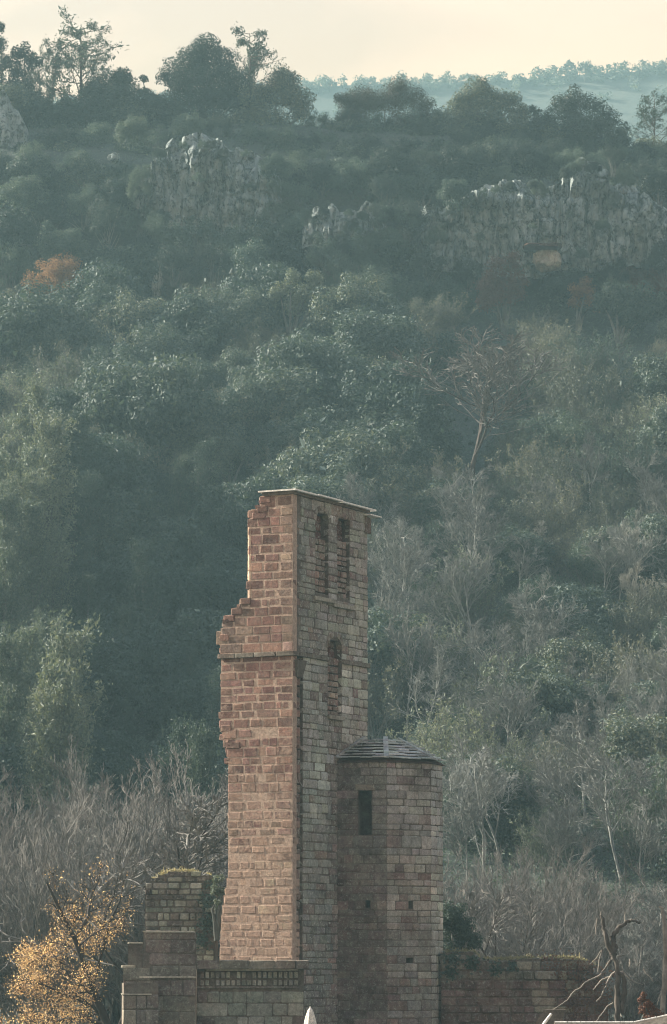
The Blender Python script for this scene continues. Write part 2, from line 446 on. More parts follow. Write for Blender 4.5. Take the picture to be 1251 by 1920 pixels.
def leftcol(a, c):
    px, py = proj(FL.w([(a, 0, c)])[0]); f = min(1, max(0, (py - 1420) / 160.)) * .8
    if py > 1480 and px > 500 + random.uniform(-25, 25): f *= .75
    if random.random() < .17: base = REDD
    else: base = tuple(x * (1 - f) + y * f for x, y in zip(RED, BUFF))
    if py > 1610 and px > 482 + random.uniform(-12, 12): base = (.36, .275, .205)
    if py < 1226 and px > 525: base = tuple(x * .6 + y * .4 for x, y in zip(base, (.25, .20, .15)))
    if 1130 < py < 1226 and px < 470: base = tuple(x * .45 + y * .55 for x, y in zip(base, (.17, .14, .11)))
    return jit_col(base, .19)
def lay_left(a0, a1, c0, c1, first, last):
    px, py = proj(FL.w([((a0 + a1) / 2, 0, (c0 + c1) / 2)])[0])
    if py > 1802: return
    for hx, hy in ((489, 1466), (486, 1487), (460, 1608), (476, 1606), (455, 1780), (500, 1370), (517, 1535), (478, 1568)):
        if abs(px - hx) < 9 and abs(py - hy) < 8: return
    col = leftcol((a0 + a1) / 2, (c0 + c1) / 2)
    pr = .004 + abs(random.gauss(.003, .006))
    if first: a0 -= random.uniform(-.1, .16) if (py < 1230 or 1340 < py < 1420) else random.uniform(-.01, .025)
    dep = random.choice((.3, .55)) if last else .22
    h = (c1 - c0) * (random.uniform(0, .16) if py > 1480 else random.uniform(0, .08)); w_ = random.uniform(-.012, .012); c0 += w_; c1 += w_
    kind = 'rubble' if random.random() < (.6 if py > 1500 else .3) else 'ashlar'
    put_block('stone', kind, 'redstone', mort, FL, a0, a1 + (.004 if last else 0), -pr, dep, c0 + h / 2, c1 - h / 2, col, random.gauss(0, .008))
lay(courses_low, Ledge, lambda c: 0, (.32, .74), .03, lay_left)
lay(courses_up, Ledge, lambda c: 0, (.34, .78), .032, lay_left)
# toothing stones left standing at the broken edge, and the sun-catching jamb of the upper stage
for x, y, wd in ((489, 938, .42), (484, 955, .4), (473, 968, .55), (452, 1128, .4), (436, 1147, .4), (422, 1160, .4), (414, 1196, .35), (416, 1366, .4), (425, 1398, .55)):
    a, c = FL.hit(x, y)
    put_block('stone', 'rubble', 'redstone', mort, FL, a - .05, a + wd, -.03, .35, c - .12, c + .12, jit_col(REDD, .2))
for _ in range(46):
    y = random.choice((random.uniform(926, 985), random.uniform(1118, 1215), random.uniform(1355, 1425)))
    c = FL.hit(500, y)[1]; a = Ledge(c) + random.uniform(-.05, .1); s_ = random.uniform(.07, .17)
    put_block('rubble_stone', 'rubble', 'redstone', mort, FL, a - s_, a + s_, random.uniform(-.04, .1), .4, c - s_ * .6, c + s_ * .6, jit_col(random.choice((REDD, RED, (.2, .16, .125))), .25), random.uniform(-.3, .3))
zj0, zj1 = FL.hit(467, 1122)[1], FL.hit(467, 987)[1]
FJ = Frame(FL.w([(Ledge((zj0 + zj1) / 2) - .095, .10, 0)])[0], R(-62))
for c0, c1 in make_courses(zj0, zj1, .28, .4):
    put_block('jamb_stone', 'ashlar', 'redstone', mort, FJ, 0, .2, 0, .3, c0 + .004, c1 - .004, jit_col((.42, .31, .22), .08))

GREYG = (.175, .168, .132)
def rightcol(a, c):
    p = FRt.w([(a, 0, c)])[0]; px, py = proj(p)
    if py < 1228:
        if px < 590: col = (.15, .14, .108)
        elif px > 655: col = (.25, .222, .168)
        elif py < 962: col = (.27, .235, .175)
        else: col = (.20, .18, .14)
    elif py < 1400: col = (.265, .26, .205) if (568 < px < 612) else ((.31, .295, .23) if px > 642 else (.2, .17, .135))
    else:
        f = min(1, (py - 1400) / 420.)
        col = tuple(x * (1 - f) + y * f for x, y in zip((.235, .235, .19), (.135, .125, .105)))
        if px > 622: col = (.16, .11, .09)  # darker stones paint the shadow in the corner beside the turret
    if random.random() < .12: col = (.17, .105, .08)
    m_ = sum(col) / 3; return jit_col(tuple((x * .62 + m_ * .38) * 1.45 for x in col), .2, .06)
rj = Joined('rubble')
def lay_right(a0, a1, c0, c1, first, last):
    if first: a0 += random.choice((.3, .55))
    if a1 - a0 < .06: return
    w_ = (c1 - c0) * .07; c0 += random.uniform(-w_, w_); c1 += random.uniform(-w_, w_)
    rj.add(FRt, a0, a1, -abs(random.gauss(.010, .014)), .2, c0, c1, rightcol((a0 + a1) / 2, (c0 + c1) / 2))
random.seed(8)
rc_low, rc_up = make_courses(-4, ZS, .17, .34), make_courses(ZS + .13, ZT, .17, .34)
lay(rc_low, lambda c: 0, lambda c: WID, (.36, .85), .014, lay_right, FH)
lay(rc_up, lambda c: 0, lambda c: WID, (.36, .85), .014, lay_right, FH)
# stones set back in the blocked window, the niche and the chase
def set_back(rc, depth, col, sw, ch, skip=()):
    def f(a0, a1, c0, c1, x, y):
        rj.add(FRt, a0, a1, depth - random.uniform(0, .03), .33, c0, c1, jit_col(random.choice(col), .2))
    lay(make_courses(rc[2], rc[3], *ch), lambda c: rc[0], lambda c: rc[1], sw, .03, f)
def arched(rc, depth, col, hgt_dark):
    a0, a1, c0, c1 = rc; r_ = (a1 - a0) / 2; zs = c1 - r_ * .8; ac_ = (a0 + a1) / 2
    set_back((a0, a1, c0, zs - hgt_dark), depth, col, (.3, .6), (.16, .27))
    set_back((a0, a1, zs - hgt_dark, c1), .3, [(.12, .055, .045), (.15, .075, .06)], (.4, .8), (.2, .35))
    # stone spandrels that leave the round head open
    n = 9; th = np.linspace(math.pi, 0, n); xs_ = ac_ + r_ * np.cos(th); zs_ = zs + (c1 - zs) * .97 * np.sin(th)
    bx = Box()
    for k in range(n - 1):
        q_ = [(xs_[k], -.012, zs_[k]), (xs_[k + 1], -.012, zs_[k + 1]), (xs_[k + 1], .32, zs_[k + 1]), (xs_[k], .32, zs_[k]),
              (xs_[k], -.012, c1 + .06), (xs_[k + 1], -.012, c1 + .06), (xs_[k + 1], .32, c1 + .06), (xs_[k], .32, c1 + .06)]
        bx.hexa(FRt.w(q_))
    bx.build('arch_head', ARCHM, wall)
    for k in range(7):
        th_ = math.pi * (k + .5) / 7; rr = r_ + .09
        o = put_block('voussoir', 'ashlar', 'stone', wall, FRt, ac_ - math.cos(th_) * rr - .1, ac_ - math.cos(th_) * rr + .1, -.03, .2,
                      zs + math.sin(th_) * (r_ * .8 + .09) - .09, zs + math.sin(th_) * (r_ * .8 + .09) + .09, jit_col((.20, .165, .13), .2), 0)
        o.rotation_euler[1] = th_ - math.pi / 2
ARCHM = stone_mat('arch_stone', (.2, .175, .14), amount=.4, speck=.6)
INF = [(.235, .155, .12), (.21, .16, .125), (.185, .155, .125), (.24, .145, .108)]
arched(lan1, .12, INF, .55); arched(lan2, .12, INF, .55)
arched(niche, .13, [(.23, .14, .108), (.24, .165, .125), (.2, .135, .105)], .25)
set_back(chase, .09, [(.14, .085, .07), (.16, .10, .08), (.13, .09, .075)], (.3, .5), (.3, .45))
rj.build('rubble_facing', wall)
for nm, rc, dz in (('sill', niche, 0), ('sill', (panel[0] - .15, (panel[0] + panel[1]) / 2, panel[2], 0), 0), ('sill', ((panel[0] + panel[1]) / 2 + .03, panel[1] + .25, panel[2], 0), -.1)):
    put_block(nm, 'slab', 'stone', wall, FRt, rc[0] - .06, rc[1] + .06, -.12, .3, rc[2] - .13 + dz, rc[2] + .012 + dz, (.34, .31, .25))
# string course, in lengths, round both faces; the niche breaks it
sc = Box().__class__()
a = Ledge(ZS) - .06
while a < .05:
    b = min(a + random.uniform(.6, 1.0), .1)
    put_block('string_course', 'slab', 'stone', tower, FL, a, b - .006, -.1, .3, ZS - .02 + random.uniform(-.01, .01), ZS + .13, jit_col((.15, .12, .095), .1)); a = b
a = .3
while a < WID:
    b = min(a + random.uniform(.6, 1.0), WID + .06)
    if not (b > niche[0] and a < niche[1]):
        put_block('string_course', 'slab', 'stone', tower, FRt, a, b - .006, -.1, .3, ZS - .02, ZS + .13, jit_col((.15, .125, .10), .1)); a = b
    elif a < niche[0]:
        put_block('string_course', 'slab', 'stone', tower, FRt, a, niche[0], -.1, .3, ZS - .02, ZS + .13, jit_col((.15, .125, .10), .1)); a = niche[1]
    else: a = b
# corbel under the string course at the corner
bx = Box(); c0, c1 = FL.hit(555, 1268)[1], FL.hit(555, 1236)[1]
bx.hexa(FRt.w([(.22, -.04, c0), (.62, -.04, c0), (.62, .2, c0), (.22, .2, c0), (.1, -.14, c1), (.74, -.14, c1), (.74, .2, c1), (.1, .2, c1)]))
bx.build('corbel', M['greymortar'], tower)
# top slab: mortar bedding, then a thin overhanging sheet, whitened to paint its lit edge
bx = Box(); t0 = Ledge(ZT)
bx.add(FL, t0 + .1, .06, -.08, WID + .05, ZT, ZT + .1)
slab = bx.build('roof_slab', M['greymortar'], tower)
e = [-.16, 1.5, 3.3, WID + .32]
for k in range(3):
    bx = Box(); zz = ZT + .102 + (.0, .014, -.006)[k]
    bx.add(FL, t0 - .02 + .03 * k, .17 + (.0, .03, .015)[k], e[k], e[k + 1] - .02, zz, zz + .05); bx.build('capping_sheet', M['whitesheet'], tower)
bx = Box(); bx.add(FRt, WID - .35, WID + .5, -.3, .5, ZT - .12, ZT - .08); bx.build('capping_sheet', M['whitesheet'], tower)
put_block('corner_stone', 'rubble', 'stone', tower, FRt, WID - .3, WID + .1, -.1, .3, ZT - .75, ZT - .14, (.17, .12, .095))

# ------------------------------------------------------------------ stair turret (bonded into the tower: a part of it)
V0 = P(632, 1425, FRt.w([(aF(632), 0, 0)])[0][1]); V1 = P(725, 1425, V0[1] - .3); V2 = P(808, 1425, V1[1] + 1.04); V3 = P(830, 1425, V2[1] + 1.2)
V = [np.array((v[0], v[1], 0)) for v in (V0, V1, V2, V3)]
TF = [Frame(V[k], math.atan2(V[k + 1][1] - V[k][1], V[k + 1][0] - V[k][0])) for k in range(3)]
TL = [float(np.linalg.norm(V[k + 1] - V[k])) for k in range(3)]
ZE = TF[0].hit(700, 1428)[1]
f1 = TF[0]
def r1(f, px0, px1, py0, py1):
    a0, a1 = f.hit(px0, (py0 + py1) / 2)[0], f.hit(px1, (py0 + py1) / 2)[0]; m = (px0 + px1) / 2
    return (a0, a1, f.hit(m, py1)[1], f.hit(m, py0)[1])
win = r1(f1, 672, 697, 1482, 1566); slot = r1(TF[1], 762, 775, 1796, 1810); put = [r1(f1, 686, 694, 1688, 1702), r1(TF[1], 767, 775, 1688, 1704)]
TH = [[win, put[0]], [slot, put[1]], []]
tcourses = make_courses(-4, ZE, .19, .34)
sh = Box()
# courses are snapped to the window's head and sill
def snap(cs, zs):
    e = [cs[0][0]] + [c[1] for c in cs]
    for z in zs:
        k = min(range(1, len(e) - 1), key=lambda i: abs(e[i] - z)); e[k] = z
    return list(zip(e[:-1], e[1:]))
tcourses = snap(tcourses, win[2:])
for k in range(3):
    ends = sorted({-4., ZE} | {z for h in TH[k] for z in h[2:]})
    for c0, c1 in zip(ends[:-1], ends[1:]):
        cm = (c0 + c1) / 2; a = 0
        for h0, h1 in sorted((h[0], h[1]) for h in TH[k] if h[2] < cm < h[3]) + [(TL[k], TL[k])]:
            if h0 > a: sh.add(TF[k], a, h0, .012, .42, c0, c1)
            a = max(a, h1)
back = [V[0] + (.9, 2.2, 0), V[3] + (-.3, 1.0, 0)]
q = [V[0] + .3 * TF[0].b, V[3] - .3 * TF[2].a * 0 + .2 * TF[2].b, back[1], back[0]]
sh.hexa([*(x + (0, 0, -4) for x in q), *(x + (0, 0, ZE - .02) for x in q)])
turret = sh.build('stair_turret', M['greymortar'], tower)
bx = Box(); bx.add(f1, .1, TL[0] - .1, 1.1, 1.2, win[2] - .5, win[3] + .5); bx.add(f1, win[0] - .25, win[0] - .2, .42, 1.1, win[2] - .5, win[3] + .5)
bx.add(f1, win[1] + .2, win[1] + .25, .42, 1.1, win[2] - .5, win[3] + .5); bx.build('window_dark_box', M['darkshade'], turret)  # dark box added behind the window, its colour paints the shade inside
tj = Joined('rubble')
def turret_col(k, a, c):  # left facet darkened, right facets lightened: facet shading painted into the stones
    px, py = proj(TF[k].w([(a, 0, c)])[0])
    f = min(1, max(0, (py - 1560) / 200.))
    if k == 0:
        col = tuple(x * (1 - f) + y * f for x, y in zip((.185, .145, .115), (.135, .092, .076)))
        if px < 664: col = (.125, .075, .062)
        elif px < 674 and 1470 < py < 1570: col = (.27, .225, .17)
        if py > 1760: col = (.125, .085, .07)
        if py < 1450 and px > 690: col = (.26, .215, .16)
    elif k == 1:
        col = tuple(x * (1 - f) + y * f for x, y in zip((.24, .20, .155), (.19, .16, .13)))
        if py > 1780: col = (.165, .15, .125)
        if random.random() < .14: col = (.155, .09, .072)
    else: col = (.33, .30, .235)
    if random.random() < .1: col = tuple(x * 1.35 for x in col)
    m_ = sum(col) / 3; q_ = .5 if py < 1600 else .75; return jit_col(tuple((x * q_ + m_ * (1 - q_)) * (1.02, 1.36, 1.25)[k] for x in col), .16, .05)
for k in range(3):
    def f(a0, a1, c0, c1, first, last):
        if proj(TF[k].w([(a0, 0, (c0 + c1) / 2)])[0])[1] > 1935: return
        col = turret_col(k, (a0 + a1) / 2, (c0 + c1) / 2); pr = abs(random.gauss(.008, .01))
        w_ = random.uniform(-.01, .01); c0 += w_; c1 += w_
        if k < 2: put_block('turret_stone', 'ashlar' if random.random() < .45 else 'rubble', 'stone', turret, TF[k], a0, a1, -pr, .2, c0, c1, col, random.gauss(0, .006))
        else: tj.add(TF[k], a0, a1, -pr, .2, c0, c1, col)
    lay(tcourses, lambda c: 0, lambda c: TL[k], (.34, .72), .018, f, TH[k])
tj.build('edge_facing', turret)
put_block('lintel', 'ashlar', 'stone', turret, f1, win[0] - .1, win[1] + .1, -.012, .3, win[3], win[3] + .2, (.22, .17, .13))
put_block('slot_sill', 'ashlar', 'stone', turret, TF[1], slot[0] + .02, slot[1] - .02, .06, .3, slot[2] - .5, slot[2], (.12, .085, .07))
# roof of stone slabs, in rows
T0 = P(684, 1389, V0[1] + 1.6); T1 = P(723, 1389, V0[1] + 1.0); T2 = P(748, 1391, V0[1] + 1.5); T3 = P(764, 1394, V0[1] + 2.6)
E = []
ctr = (V[0] + V[3]) / 2 + np.array((0, .8, 0))
for v in V:
    d = v - ctr; E.append(v + d / np.linalg.norm(d) * .1 + (0, 0, ZE + .04))
TT = [T0, T1, T2, T3]
bx = Box(); low = [e - (0, 0, .05) for e in E]
bx.hexa([low[0], low[1], (low[1] + low[2]) / 2, back[0] + (0, 0, ZE - .01), T0 - (0, 0, .05), T1 - (0, 0, .05), (T1 + T2) / 2 - (0, 0, .05), T0 + (.4, .6, -.05)])
bx.hexa([low[1], low[2], low[3], back[1] + (0, 0, ZE - .01), T1 - (0, 0, .06), T2 - (0, 0, .06), T3 - (0, 0, .06), T3 + (-.4, .5, -.06)])
roof = bx.build('turret_roof', M['darkshade'], tower)  # dark under-roof colour paints the shadow gaps between slates
ROWS = 7
for k in range(3):
    for r in range(ROWS):
        s, s2 = r / ROWS, (r + 1.12) / ROWS
        A0, A1 = E[k] * (1 - s) + TT[k] * s, E[k + 1] * (1 - s) + TT[k + 1] * s
        B0 = E[k] * (1 - s2) + TT[k] * s2; B1 = E[k + 1] * (1 - s2) + TT[k + 1] * s2
        u = A1 - A0; Lr = np.linalg.norm(u); u = u / Lr
        up = (B0 + B1) / 2 - (A0 + A1) / 2; up = up - u * np.dot(up, u); hgt = np.linalg.norm(up); up /= hgt; nrm = np.cross(u, up)
        n = max(1, round(Lr / random.uniform(.36, .5)))
        ed = np.linspace(0, Lr, n + 1); ed[1:-1] += np.random.default_rng(r * 9 + k).uniform(-.06, .06, n - 1)
        for j in range(n):
            o = bpy.data.objects.new('slate', random.choice(blocks('slab', 'slate'))); C.objects.link(o); o.parent = roof
            cpos = A0 + u * (ed[j] + ed[j + 1]) / 2 + up * hgt / 2 + nrm * (.075 + random.uniform(-.012, .015))
            mat = Matrix((( *u, ), ( *up, ), ( *nrm, ))).transposed().to_4x4()
            o.rotation_euler = (mat.to_3x3() @ Matrix.Rotation(R(-20 + random.uniform(-3, 3)), 3, 'X')).to_euler()
            o.location = cpos - parent_loc(roof); o.scale = (ed[j + 1] - ed[j] - .012, hgt, .045)
            o.color = (*jit_col((.46, .48, .465), .16), 1)

# hip stones over the middle edge, and a pale verge where the roof meets the tower
for (e_, t_, w_, c_) in ((E[1], TT[1], .17, (.42, .44, .43)), (E[2], TT[2], .15, (.36, .38, .37)), (E[0], TT[0], .13, (.40, .39, .34))):
    for j in range(8):
        a_, b_ = e_ + (t_ - e_) * (j / 8), e_ + (t_ - e_) * ((j + 1.1) / 8); m_ = (a_ + b_) / 2 + (0, -.03, .11)
        o = bpy.data.objects.new('hip_stone', random.choice(blocks('slab', 'slate'))); C.objects.link(o); o.parent = roof
        dv = b_ - a_; L_ = float(np.linalg.norm(dv)); o.rotation_euler = Vector(dv).to_track_quat('Y', 'Z').to_euler()
        o.location = m_ - parent_loc(roof); o.scale = (w_, L_, .07); o.color = (*jit_col(c_, .12), 1)

# ------------------------------------------------------------------ walls round the foot of the tower
def simple_wall(name, label, cat, fr, outline, zlow, sw, ch, colf, depth, joint=.03, kind='ashlar', mortar='greymortar', stone='stone', prow=.015, rough=.02, skip=lambda px, py: False):
    """outline: [(px, py)] of the top edge from left to right; the wall runs down to zlow"""
    tp = [fr.hit(x, y) for x, y in outline]; a = [t[0] for t in tp]; c = [t[1] for t in tp]
    root = empty(name, (*fr.w([((a[0] + a[-1]) / 2, 0, 0)])[0][:2], zlow), label, cat)
    top = lambda x: float(np.interp(x, a, c))
    zmax = max(c); cs = make_courses(zlow, zmax, *ch); b = Box()
    def f(a0, a1, c0, c1, first, last):
        am = (a0 + a1) / 2; t = min(top(a0), top(a1), top(am))
        if (c0 + c1) / 2 > t: return
        px, py = proj(fr.w([(am, 0, (c0 + c1) / 2)])[0])
        if py > 1930 or skip(px, py): return
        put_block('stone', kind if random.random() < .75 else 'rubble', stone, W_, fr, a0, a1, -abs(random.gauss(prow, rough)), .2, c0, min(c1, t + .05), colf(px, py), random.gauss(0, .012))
    for k in range(len(a) - 1):
        if a[k + 1] - a[k] < .02: continue
        n = max(1, round((a[k + 1] - a[k]) / .4)); e = np.linspace(a[k], a[k + 1], n + 1)
        for x0, x1 in zip(e[:-1], e[1:]): b.add(fr, x0, x1, .015, depth, zlow, min(top(x0 + 1e-4), top(x1 - 1e-4)) - .02)
    W_ = b.build('core', M[mortar], root)
    lay(cs, lambda z: a[0], lambda z: a[-1], sw, joint, f)
    return root, W_, top

FA = Frame(P(340, 1700, 115.5) * (1, 1, 0), R(-6))
rubble_wall, rw_core, rw_top = simple_wall('rubble_wall', 'grey lichened rubble wall stub with grass on its top, left of the tower', 'wall', FA,
    [(272, 1660), (281, 1650), (296, 1640), (320, 1633), (360, 1634), (392, 1640), (399, 1662), (402, 1668)], -4, (.3, .55), (.17, .27),
    lambda px, py: jit_col((.26, .265, .215) if random.random() < .7 else (.12, .10, .085), .26), 1.0, .04, 'rubble', 'greymortar', 'stone', .03, .04)
FB = Frame(P(300, 1800, 109) * (1, 1, 0), R(2))
pier, pier_core, _ = simple_wall('stepped_pier', 'dark stepped ashlar pier with bright top edge below the rubble wall stub', 'pier', FB,
    [(231, 1818), (236, 1814), (240, 1770), (244, 1767), (268, 1765), (269, 1746), (364, 1744), (368, 1752)], -4.2, (.5, .8), (.36, .5),
    lambda px, py: jit_col((.15, .118, .10) if py < 1800 or py > 1838 and py < 1862 else (.17, .15, .125), .14), .9, .02)
for a0, a1, py, th in ((269, 367, 1747, .05), (240, 268, 1768, .05), (228, 255, 1812, .08), (258, 366, 1832, .06)):
    u0, z = FB.hit(a0, py); u1 = FB.hit(a1, py)[0]
    put_block('coping', 'slab', 'stone', pier_core, FB, u0, u1, -.07, .5, z - th / 2, z + th / 2, (.42, .38, .30))
# engaged shaft with a tapering cap at its left end
sf = Frame(P(262, 1850, 108.3) * (1, 1, 0), R(8))
b = Box(); z0, z1, z2, z3 = -4.2, sf.hit(262, 1893)[1], sf.hit(262, 1866)[1], sf.hit(262, 1842)[1]
x0, x1 = sf.hit(231, 1880)[0], sf.hit(298, 1880)[0]
shaft = b; b.add(sf, x0 + .02, x1 - .02, .02, .8, z0, z3 - .02)
so = b.build('shaft', M['greymortar'], pier)
for c0, c1, dx, n in ((z0 + .3, z1 - .5, 0, 3), (z1 - .48, z1, 0, 3), (z1 + .02, z2, .0, 3)):
    e = np.linspace(x0 + dx, x1 - dx, n + 1); e[1:-1] += [random.uniform(-.06, .06) for _ in range(n - 1)]
    for k in range(n):
        put_block('shaft_stone', 'ashlar', 'stone', so, sf, e[k] + .008, e[k + 1] - .008, -.02, .4, c0 + .008, c1 - .008, jit_col((.25, .22, .175) if k == 0 else (.155, .13, .108), .1))
put_block('shaft_cap', 'slab', 'stone', so, sf, x0 - .03, x1 - .2, -.06, .5, z2 + .004, z2 + .05, (.42, .38, .3))
bx = Box(); bx.hexa(sf.w([(x0, 0, z2 + .05), (x1, 0, z2 + .05), (x1, .6, z2 + .05), (x0, .6, z2 + .05), (x0 + .1, .05, z3), (x1, .05, z3), (x1, .5, z3), (x0 + .1, .5, z3)]))
bx.build('weathering', stone_mat('brown_stone', (.14, .10, .085)), so)

FC = Frame(P(470, 1850, 109.6) * (1, 1, 0), R(3.5))
frieze, fz_core, _ = simple_wall('frieze_wall', 'low dark wall with a carved double row of dentils at the tower foot', 'wall', FC,
    [(369, 1800), (390, 1800), (566, 1806), (570, 1806)], -4.2, (.45, .75), (.3, .42),
    lambda px, py: jit_col((.205, .21, .175) if random.random() < .65 else (.125, .098, .086), .24), 1.2, .022, 'ashlar', skip=lambda px, py: py < 1850)
zf = lambda py: FC.hit(470, py)[1]
aL, aR = FC.hit(371, 1820)[0], FC.hit(563, 1820)[0]
a = FC.hit(366, 1800)[0]; aE = FC.hit(580, 1800)[0]
while a < aE:
    b2 = min(a + random.uniform(.6, .95), aE)
    put_block('cornice_stone', 'slab', 'stone', fz_core, FC, a, b2 - .01, -.34, .5, zf(1817), zf(1800) + random.uniform(-.02, .01), jit_col((.165, .135, .112), .1)); a = b2
put_block('fillet', 'slab', 'stone', fz_core, FC, aL + .3, aR, -.25, .3, zf(1820), zf(1817) - .004, (.30, .28, .225))
for row, (y0, y1, pr) in enumerate(((1822, 1834, .09), (1838, 1848, .06))):
    n = 19; e = np.linspace(aL + .05, aR - .05, n + 1)
    for k in range(n):
        if random.random() < .07: continue
        g_ = (e[1] - e[0]) * .3
        put_block('dentil', 'rubble', 'stone', fz_core, FC, e[k] + g_ / 2, e[k + 1] - g_ / 2, -pr + random.uniform(-.02, .03), .1, zf(y1), zf(y0), jit_col((.25, .24, .20), .2))
put_block('moulding', 'slab', 'stone', fz_core, FC, aL, aR, -.07, .2, zf(1853), zf(1849), (.15, .125, .105))

FD = Frame(P(970, 1850, 116) * (1, 1, 0), R(-3))
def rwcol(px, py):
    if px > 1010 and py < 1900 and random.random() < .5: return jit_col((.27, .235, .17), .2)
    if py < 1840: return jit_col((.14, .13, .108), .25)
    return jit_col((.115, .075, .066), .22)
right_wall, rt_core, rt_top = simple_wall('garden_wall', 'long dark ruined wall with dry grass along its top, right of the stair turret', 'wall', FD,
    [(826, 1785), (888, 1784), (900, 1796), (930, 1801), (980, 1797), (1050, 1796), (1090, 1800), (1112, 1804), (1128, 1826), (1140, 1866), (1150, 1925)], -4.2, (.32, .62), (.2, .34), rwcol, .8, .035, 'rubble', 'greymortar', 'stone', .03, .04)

# grass along the wall tops
def grass_strip(name, label, fr, top, a0, a1, n, hgt, dep):
    g = np.random.default_rng(len(name) + n)
    a = g.uniform(a0, a1, n * 3); dn = .5 + .5 * np.sin(a * 2.1) * np.sin(a * 5.3 + 1) + .25 * np.sin(a * 17); a = a[g.uniform(0, 1, n * 3) < np.clip(dn, .02, 1)][:n]; n = len(a); b_ = g.uniform(-.06, dep, n); c = np.array([top(x) for x in a]) + .01
    base = fr.w(np.stack([a, b_, c], 1))
    d = unit(g.normal(0, .55, (n, 3)) + (0, -.15, .9))
    h = hgt * np.exp(g.normal(0, .45, n))[:, None]; s = np.cross(d, g.normal(0, 1, (n, 3))); s = unit(s) * .012
    mid = base + d * h * .6; tip = base + d * h + (0, 0, -.25) * h + fr.a * g.normal(0, .3, (n, 1)) * h
    v = np.stack([base - s, base + s, mid + s * .8, mid - s * .8, tip], 1).reshape(-1, 3)
    i = np.arange(n)[:, None] * 5
    o = link(name, mesh_np(name, v, [i + [[0, 1, 2, 3]], i + [[3, 2, 4]]], M['grass'], rnd=np.concatenate([g.uniform(0, 1, n)] * 2)))
    return tag(o, label, 'grass', kind='stuff')
grass_strip('grass', 'tuft of pale dry grass on the rubble wall stub', FA, lambda x: rw_top(x), FA.hit(284, 1650)[0], FA.hit(395, 1650)[0], 700, .085, .8)
grass_strip('grass', 'dry grass growing along the top of the garden wall', FD, lambda x: rt_top(x), FD.hit(834, 1800)[0], FD.hit(1115, 1800)[0], 3000, .085, .8)

# ------------------------------------------------------------------ small things in front
g = np.random.default_rng(3)
# folded parasol whose tip stands in the picture
tip = P(582, 1889, 100); ps = empty('folded_parasol', (tip[0], tip[1], -4), 'cream white folded parasol with a rounded tip in front of the tower foot', 'parasol')
k = 14; hs = np.linspace(0, 1, 18); prof = .03 + .235 * np.power(hs, .62)
prof[0] = .012
an = np.arange(24) * 2 * math.pi / 24
v = []
for h, r in zip(hs, prof):
    rr = r * (1 + .17 * np.sin(an * 6) * min(1, h * 4)); v.append(np.stack([np.cos(an) * rr, np.sin(an) * rr, np.full(24, -h * 1.15)], 1))
v = np.concatenate(v) + (0, 0, tip[2] + 4)
i = (np.arange(17)[:, None] * 24 + np.arange(24)[None]); i2 = (np.arange(17)[:, None] * 24 + (np.arange(24)[None] + 1) % 24)
f = np.stack([i, i + 24, i2 + 24, i2], -1).reshape(-1, 4)
link('canopy', mesh_np('canopy', v, [f, np.arange(24)[None, :]], stone_mat('cream_canvas', (.74, .68, .58), amount=0, streak=0, broad=False), smooth=True), ps)
vv, ff = tubes(np.array([[(0, 0, 0), (0, 0, 1.6), (0, 0, tip[2] + 4.03)]]), np.array([[.03, .03, .02]]), 8)
link('pole', mesh_np('pole', vv, ff, M['whitesheet']), ps)

# roof of a building below, only its ridge shows
def px_poly(name, pts, rad, mat, parent=None, sides=6):
    """a round bar or branch through points (px, py, d)"""
    p = np.array([[P(*q) for q in pts]])
    vv, ff = tubes(p, np.array([rad]), sides)
    if parent: vv = vv - parent_loc(parent)
    return link(name, mesh_np(name, vv, ff, mat, smooth=True), parent)
r0 = P(1040, 1916, 96)
lowroof = empty('low_roof', (P(1140, 1918, 96)[0], 96, -4), 'grey low roof with pale ridge just showing at the bottom right', 'roof')
A, B_, Cc = P(1040, 1917, 96), P(1188, 1917, 96), P(1275, 1899, 96)
bx = Box()
for p, q_ in ((A, B_), (B_, Cc)):
    bx.hexa([p + (0, -2.5, -1.6), q_ + (0, -2.5, -1.6), q_ + (0, 2.5, -1.6), p + (0, 2.5, -1.6), p + (0, -.05, 0), q_ + (0, -.05, 0), q_ + (0, .05, 0), p + (0, .05, 0)])
link('roof', mesh_np('roof', np.concatenate(bx.v) - np.array(lowroof.location), np.concatenate(bx.f), M['greymortar']), lowroof)
for p, q_ in ((A, B_), (B_, Cc)):
    n = max(2, int(np.linalg.norm(q_ - p) / .33))
    for j in range(n):
        a_, b_ = p + (q_ - p) * j / n, p + (q_ - p) * ((j + .96) / n)
        vv, ff = tubes(np.array([[a_, (a_ + b_) / 2, b_]]), np.array([[.026, .03, .034]]), 7)
        link('ridge_tile', mesh_np('ridge_tile', vv - np.array(lowroof.location), ff, M['whitesheet']), lowroof)
bx = Box(); fx = Frame(P(1040, 1905, 99) * (1, 1, 0), R(-8))
z = lambda py: fx.hit(1040, py)[1]
bx.hexa(fx.w([(-.62, 0, z(1925)), (.2, 0, z(1925)), (.2, .4, z(1925)), (-.62, .4, z(1925)), (-.3, 0, z(1893)), (.3, 0, z(1893)), (.3, .4, z(1893)), (-.3, .4, z(1893))]))
bx.add(fx, -.1, .1, .05, .35, -4, z(1925))
gp = bx.build('gatepost_cap', M['greymortar']); tag(gp, 'grey sloped stone block at the left end of the low roof ridge', 'stone block')
pole = px_poly('leaning_stake', [(1012, 1932, 98), (1022, 1917, 98.1), (1034, 1901, 98.2)], [.045, .045, .04], M['whitesheet']); tag(pole, 'short pale stake leaning against the grey sloped stone block', 'stake')
